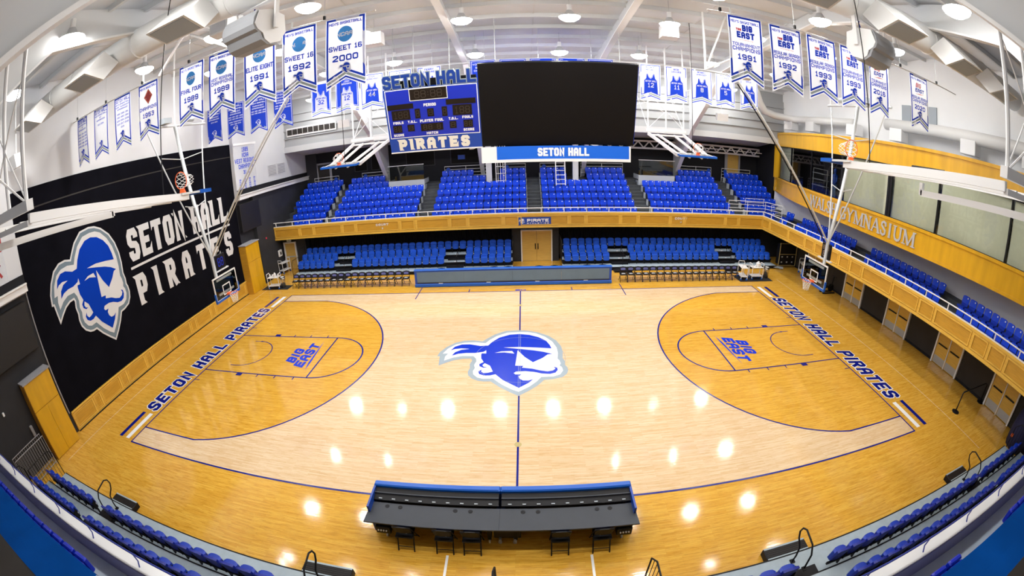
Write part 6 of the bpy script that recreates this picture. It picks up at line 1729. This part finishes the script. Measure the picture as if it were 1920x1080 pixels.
# ================================================================== COURTSIDE TABLES
for k, (x0, x1, lb) in enumerate(((-3.42, -.352, 'left'), (-.348, 2.72, 'right'))):
    t = thing('scorers_table', 'black scorers table with slate desktop and blue pad, %s half of the near pair' % lb, 'table', ((x0 + x1) / 2, -8.5, 0), 'near scorers tables')
    part('front_panel', MB().box(x0, x1, -8.12, -8.05, .05, .98), 'board_blue2', t)
    part('blue_pad', MB().cbox(x0, x1, -8.18, -8.0, .86, 1.02, .03), 'pad_blue', t)
    part('upper_shelf', MB().hexa([(x0 + .03, -8.52, .80), (x1 - .03, -8.52, .80), (x1 - .03, -8.18, .86), (x0 + .03, -8.18, .86), (x0 + .03, -8.52, .84), (x1 - .03, -8.52, .84), (x1 - .03, -8.18, .93), (x0 + .03, -8.18, .93)]), 'black', t)
    part('lip', MB().box(x0 + .03, x1 - .03, -8.36, -8.33, .88, .93), 'desk', t)
    ex0 = x0 - (.04 if k == 0 else 0); ex1 = x1 + (.04 if k == 1 else 0)
    part('desktop', MB().hexa([(x0, -8.55, .74), (x1, -8.55, .74), (ex1, -9.22, .74), (ex0, -9.22, .74), (x0, -8.55, .78), (x1, -8.55, .78), (ex1, -9.22, .78), (ex0, -9.22, .78)][::1]), 'desk', t)
    part('end_panel', MB().box(x0, x0 + .05, -8.9, -8.0, 0.05, .98) if k == 0 else MB().box(x1 - .05, x1, -8.9, -8.0, .05, .98), 'pad_blue' if False else 'board_blue2', t)
    for q in range(9):
        x = x0 + .22 + q * (x1 - x0 - .44) / 8
        part('socket_plate', MB().box(x - .04, x + .04, -8.50, -8.47, .84, .87), 'grille', t)
    for x in ((x0 + .42, x0 + .74, x0 + 2.05, x0 + 2.4) if k == 0 else (x0 + .52, x0 + .86, x0 + 2.2, x0 + 2.5)):
        part('cable_grommet', MB().lathe((x, -8.66, .78), [(.055, 0), (.055, .006), (.0, .002)], 14), 'black', t)
    for x in ((x0 + .35, x1 - .25)):
        part('leg', MB().box(x - .04, x + .04, -9.0, -8.3, .12, .74), 'black_metal', t)
        for y in (-9.0, -8.35): part('caster', MB().lathe((x - .02, y, .06), [(.055, 0), (.055, .04)], 12, axis=0), 'steel_grey', t)
    part('modesty_panel', MB().box(x0 + .1, x1 - .1, -8.3, -8.27, .15, .8), 'black', t)
t = thing('display_table', 'long courtside display table with grey screens in a blue padded frame on the far sideline', 'table', (-.45, 8.7, 0))
part('pad_frame', MB().box(-6.22, 5.33, 8.6, 8.75, .0, .24).box(-6.22, 5.33, 8.6, 8.75, .93, 1.02).box(-6.22, -6.08, 8.6, 8.75, .24, .93).box(5.19, 5.33, 8.6, 8.75, .24, .93), 'board_blue2', t)
part('top_pad', MB().cbox(-6.24, 5.35, 8.56, 8.86, 1.0, 1.06, .02), 'pad_blue', t)
part('base_pad', MB().cbox(-6.24, 5.35, 8.54, 8.62, .02, .2, .02), 'pad_blue', t)
part('ledge_strip', MB().box(-6.08, 5.19, 8.58, 8.62, .24, .30), 'desk', t)
for i in range(4):
    a = -6.08 + 2.8175 * i
    p = part('display_panel', MB().box(a + .004, a + 2.8135, 8.6, 8.64, .30, .93), 'led_grey', t)
    part('white_label', MB().box(a + 1.3, a + 1.55, 8.575, 8.58, .22, .25), 'tag', p)
part('worktop', MB().box(-6.2, 5.3, 8.86, 9.3, .7, .74), 'black', t)
for x in (-5.9, -3.2, -.45, 2.3, 5.0): part('leg', MB().box(x - .03, x + .03, 8.9, 9.2, 0, .7), 'black_metal', t)
t = thing('video_monitor', 'small cartridge-shaped black monitor stand with casters under the near scorers table', 'monitor', (-.1, -9.0, 0))
part('body', MB().cbox(-.5, .12, -8.95, -8.75, .12, .62, .02), 'wall_brown', t)
for x in (-.36, -.02): part('caster', MB().lathe((x, -9.02, .05), [(.045, -.02), (.045, .02)], 12, axis=1).box(x - .03, x + .03, -9.03, -8.95, .05, .16), 'steel_grey', t)
for x, lb in ((-3.05, 'left'), (2.45, 'right')):
    t = thing('power_box', 'small black power box with bright plugs under the %s end of the near scorers table' % lb, 'box', (x, -9.1, 0))
    part('case', MB().cbox(x - .18, x + .18, -9.2, -9.0, .35, .6, .02), 'black', t)
    for q in range(4): part('plug', MB().lathe((x - .1 + .065 * q, -9.21, .5), [(.022, 0), (.018, -.03), (0, -.03)], 8, axis=1), 'silver', t)

# ================================================================== CARTS, BINS, MATS, STANCHION
def cart(x, y, rz_, label, load=True, wheels='pad_blue'):
    t = thing('utility_cart', label, 'cart', (x, y, 0), None, rz_)
    fr = MB()
    for sx in (-.42, .42):
        fr.tube([(sx, -.22, .1), (sx * 1.03, -.22, .95), (sx * 1.1, -.2, 1.05), (sx * 1.1, .2, 1.05), (sx * 1.03, .22, .95), (sx, .22, .1)], .022, 6)
    part('frame', fr, 'steel_white', t, local=True)
    for z_ in (.22, .78): part('shelf', MB().cbox(-.42, .42, -.24, .24, z_, z_ + .05, .01), 'steel_white', t, local=True)
    for sx in (-.38, .38):
        for sy in (-.2, .2): part('wheel', MB().lathe((sx, sy, .07), [(.07, -.02), (.07, .02)], 12, axis=0), wheels, t, local=True)
    return t
cart(-16.45, 9.05, .1, 'white two-shelf cart loaded with white bottles on the far left black mat')
cart(15.35, 8.95, 0, 'white two-shelf cart loaded with a white jug on the far right black mat')
cart(14.35, 9.05, 1.4, 'empty white two-shelf cart closest to the far right team bench')
cart(-18.0 + .35, 12.6, 1.3, 'empty white cart standing by the white-framed single door')
cart(20.0, 9.7, 1.2, 'empty white cart under the right balcony beside the black net rack')
for (x, y, h, r, lb) in ((-16.75, 9.05, .2, .06, 'white bottle at the left end of the far left cart'), (-16.55, 9.1, .16, .07, 'short white tub in the middle of the far left cart'), (-16.3, 9.0, .3, .1, 'large white jug on the far left cart'), (-16.1, 9.12, .18, .07, 'white bottle at the right end of the far left cart'), (15.45, 8.95, .34, .16, 'large white jug on the far right cart'), (15.25, 8.9, .14, .06, 'small white bottle beside the jug on the far right cart')):
    solo('bottle', MB().lathe((x, y, .83), [(r, 0), (r, h * .7), (r * .5, h * .85), (r * .45, h), (0, h)], 14), 'cap_white', lb, 'bottle', (x, y, .83), smooth=False)
for x, y, lb in ((-15.85, 9.2, 'brushed steel bin with dark rim beside the far left cart'), (16.3, 9.1, 'brushed steel bin with dark rim beside the far right cart')):
    t = thing('waste_bin', lb, 'bin', (x, y, 0), 'brushed steel bins on the black mats')
    part('drum', MB().lathe((x, y, 0.0), [(.16, 0.01), (.2, .6), (.2, .72)], 20), 'stainless', t, smooth=True)
    part('rim', MB().ring((x, y, .73), .19, .03, (1, 0, 0), (0, 1, 0), 20, 6), 'black', t)
    part('liner', MB().lathe((x, y, .70), [(.15, .03), (.1, .06), (0, .07)], 14), 'cap_white', t)
solo('floor_mat', MB().box(-17.5, -15.3, 8.75, 9.6, 0.003, .014), 'mat_black', 'black rubber mat under the far left cart and bin', 'mat', (-16.4, 9.1, 0))
solo('floor_mat', MB().box(13.9, 16.5, 8.4, 9.7, .003, .014), 'mat_black', 'black rubber mat under the far right carts and bin', 'mat', (15.3, 9, 0))
t = thing('wall_dispenser', 'white square dispenser on the charcoal wall left of the far single door', 'dispenser', (-17.95, 12.9, 1.3))
part('case', MB().cbox(-18.0, -17.88, 12.5, 12.95, 1.25, 1.75, .03), 'steel_white', t)
part('opening', MB().box(-17.88, -17.87, 12.62, 12.83, 1.38, 1.6), 'wall_brown', t)
t = thing('stanchion_barrier', 'low black pipe barrier on two round bases in front of the right-hand doors', 'barrier', (19.1, -7.55, 0))
part('rail', MB().tube([(17.83, -7.5, .03), (17.83, -7.5, .86), (17.9, -7.5, .92), (20.2, -7.56, .95), (20.35, -7.6, .9), (20.35, -7.6, .03)], .03, 8), 'black_metal', t, smooth=True)
for x, y in ((17.83, -7.5), (20.35, -7.6)): part('base', MB().lathe((x, y, 0.0), [(.2, 0.002), (.2, .03), (.06, .06), (0, .06)], 20), 'black', t)
# equipment rack in the far right corner
t = thing('equipment_rack', 'black equipment rack on a brass-coloured frame in the dark far right corner', 'rack', (19.5, 11.4, 0))
fr = MB()
for x in (18.75, 20.35): fr.tube([(x, 11.3, .1), (x, 11.3, 1.85)], .03, 6)
for z_ in (.15, 1.0, 1.8): fr.tube([(18.75, 11.3, z_), (20.35, 11.3, z_)], .025, 6)
part('frame', fr, 'gold', t)
part('case', MB().box(18.85, 20.3, 11.35, 11.9, .2, 1.7), 'black', t)
for i in range(3):
    for z_ in (.35, .75): part('latch', MB().box(18.98 + .5 * i, 19.1 + .5 * i, 11.32, 11.35, z_, z_ + .1), 'silver', t)
solo('floor_dolly', MB().bar((17.6, 11.6, .12), (18.9, 10.8, .12), .3, .08).lathe((18.7, 10.9, .06), [(.06, -.03), (.06, .03)], 10, axis=1).lathe((17.8, 11.5, .06), [(.06, -.03), (.06, .03)], 10, axis=1), 'grille', 'dark wheeled dolly on the floor at the right end of the far bleachers', 'dolly', (18.3, 11.2, 0))
# exercise bike silhouettes behind the right goal
t = thing('exercise_bike', 'black exercise bike parked by the brown wall behind the right goal', 'bike', (19.7, 5.9, 0))
part('frame', MB().tube([(19.3, 6.1, .3), (19.9, 6.0, .5), (20.0, 6.0, 1.1)], .05, 8).tube([(19.3, 6.1, .3), (19.2, 6.1, .95)], .04, 8).tube([(20.0, 5.75, 1.1), (20.0, 6.25, 1.1)], .025, 6).box(19.1, 20.2, 5.85, 5.95, .02, .08).box(19.1, 20.2, 6.2, 6.3, .02, .08), 'black_metal', t)
part('flywheel', MB().lathe((19.9, 6.05, .35), [(.26, -.03), (.26, .03)], 20, axis=1), 'black', t)
part('saddle', MB().cbox(19.05, 19.35, 6.0, 6.2, .95, 1.02, .02), 'black', t)
solo('cable_tray', MB().box(14.5, 20.0, 17.2, 17.26, 7.9, 7.96), 'steel_white', 'thin white conduit crossing below the soffit on the right', 'conduit', (17, 17.2, 7.9))
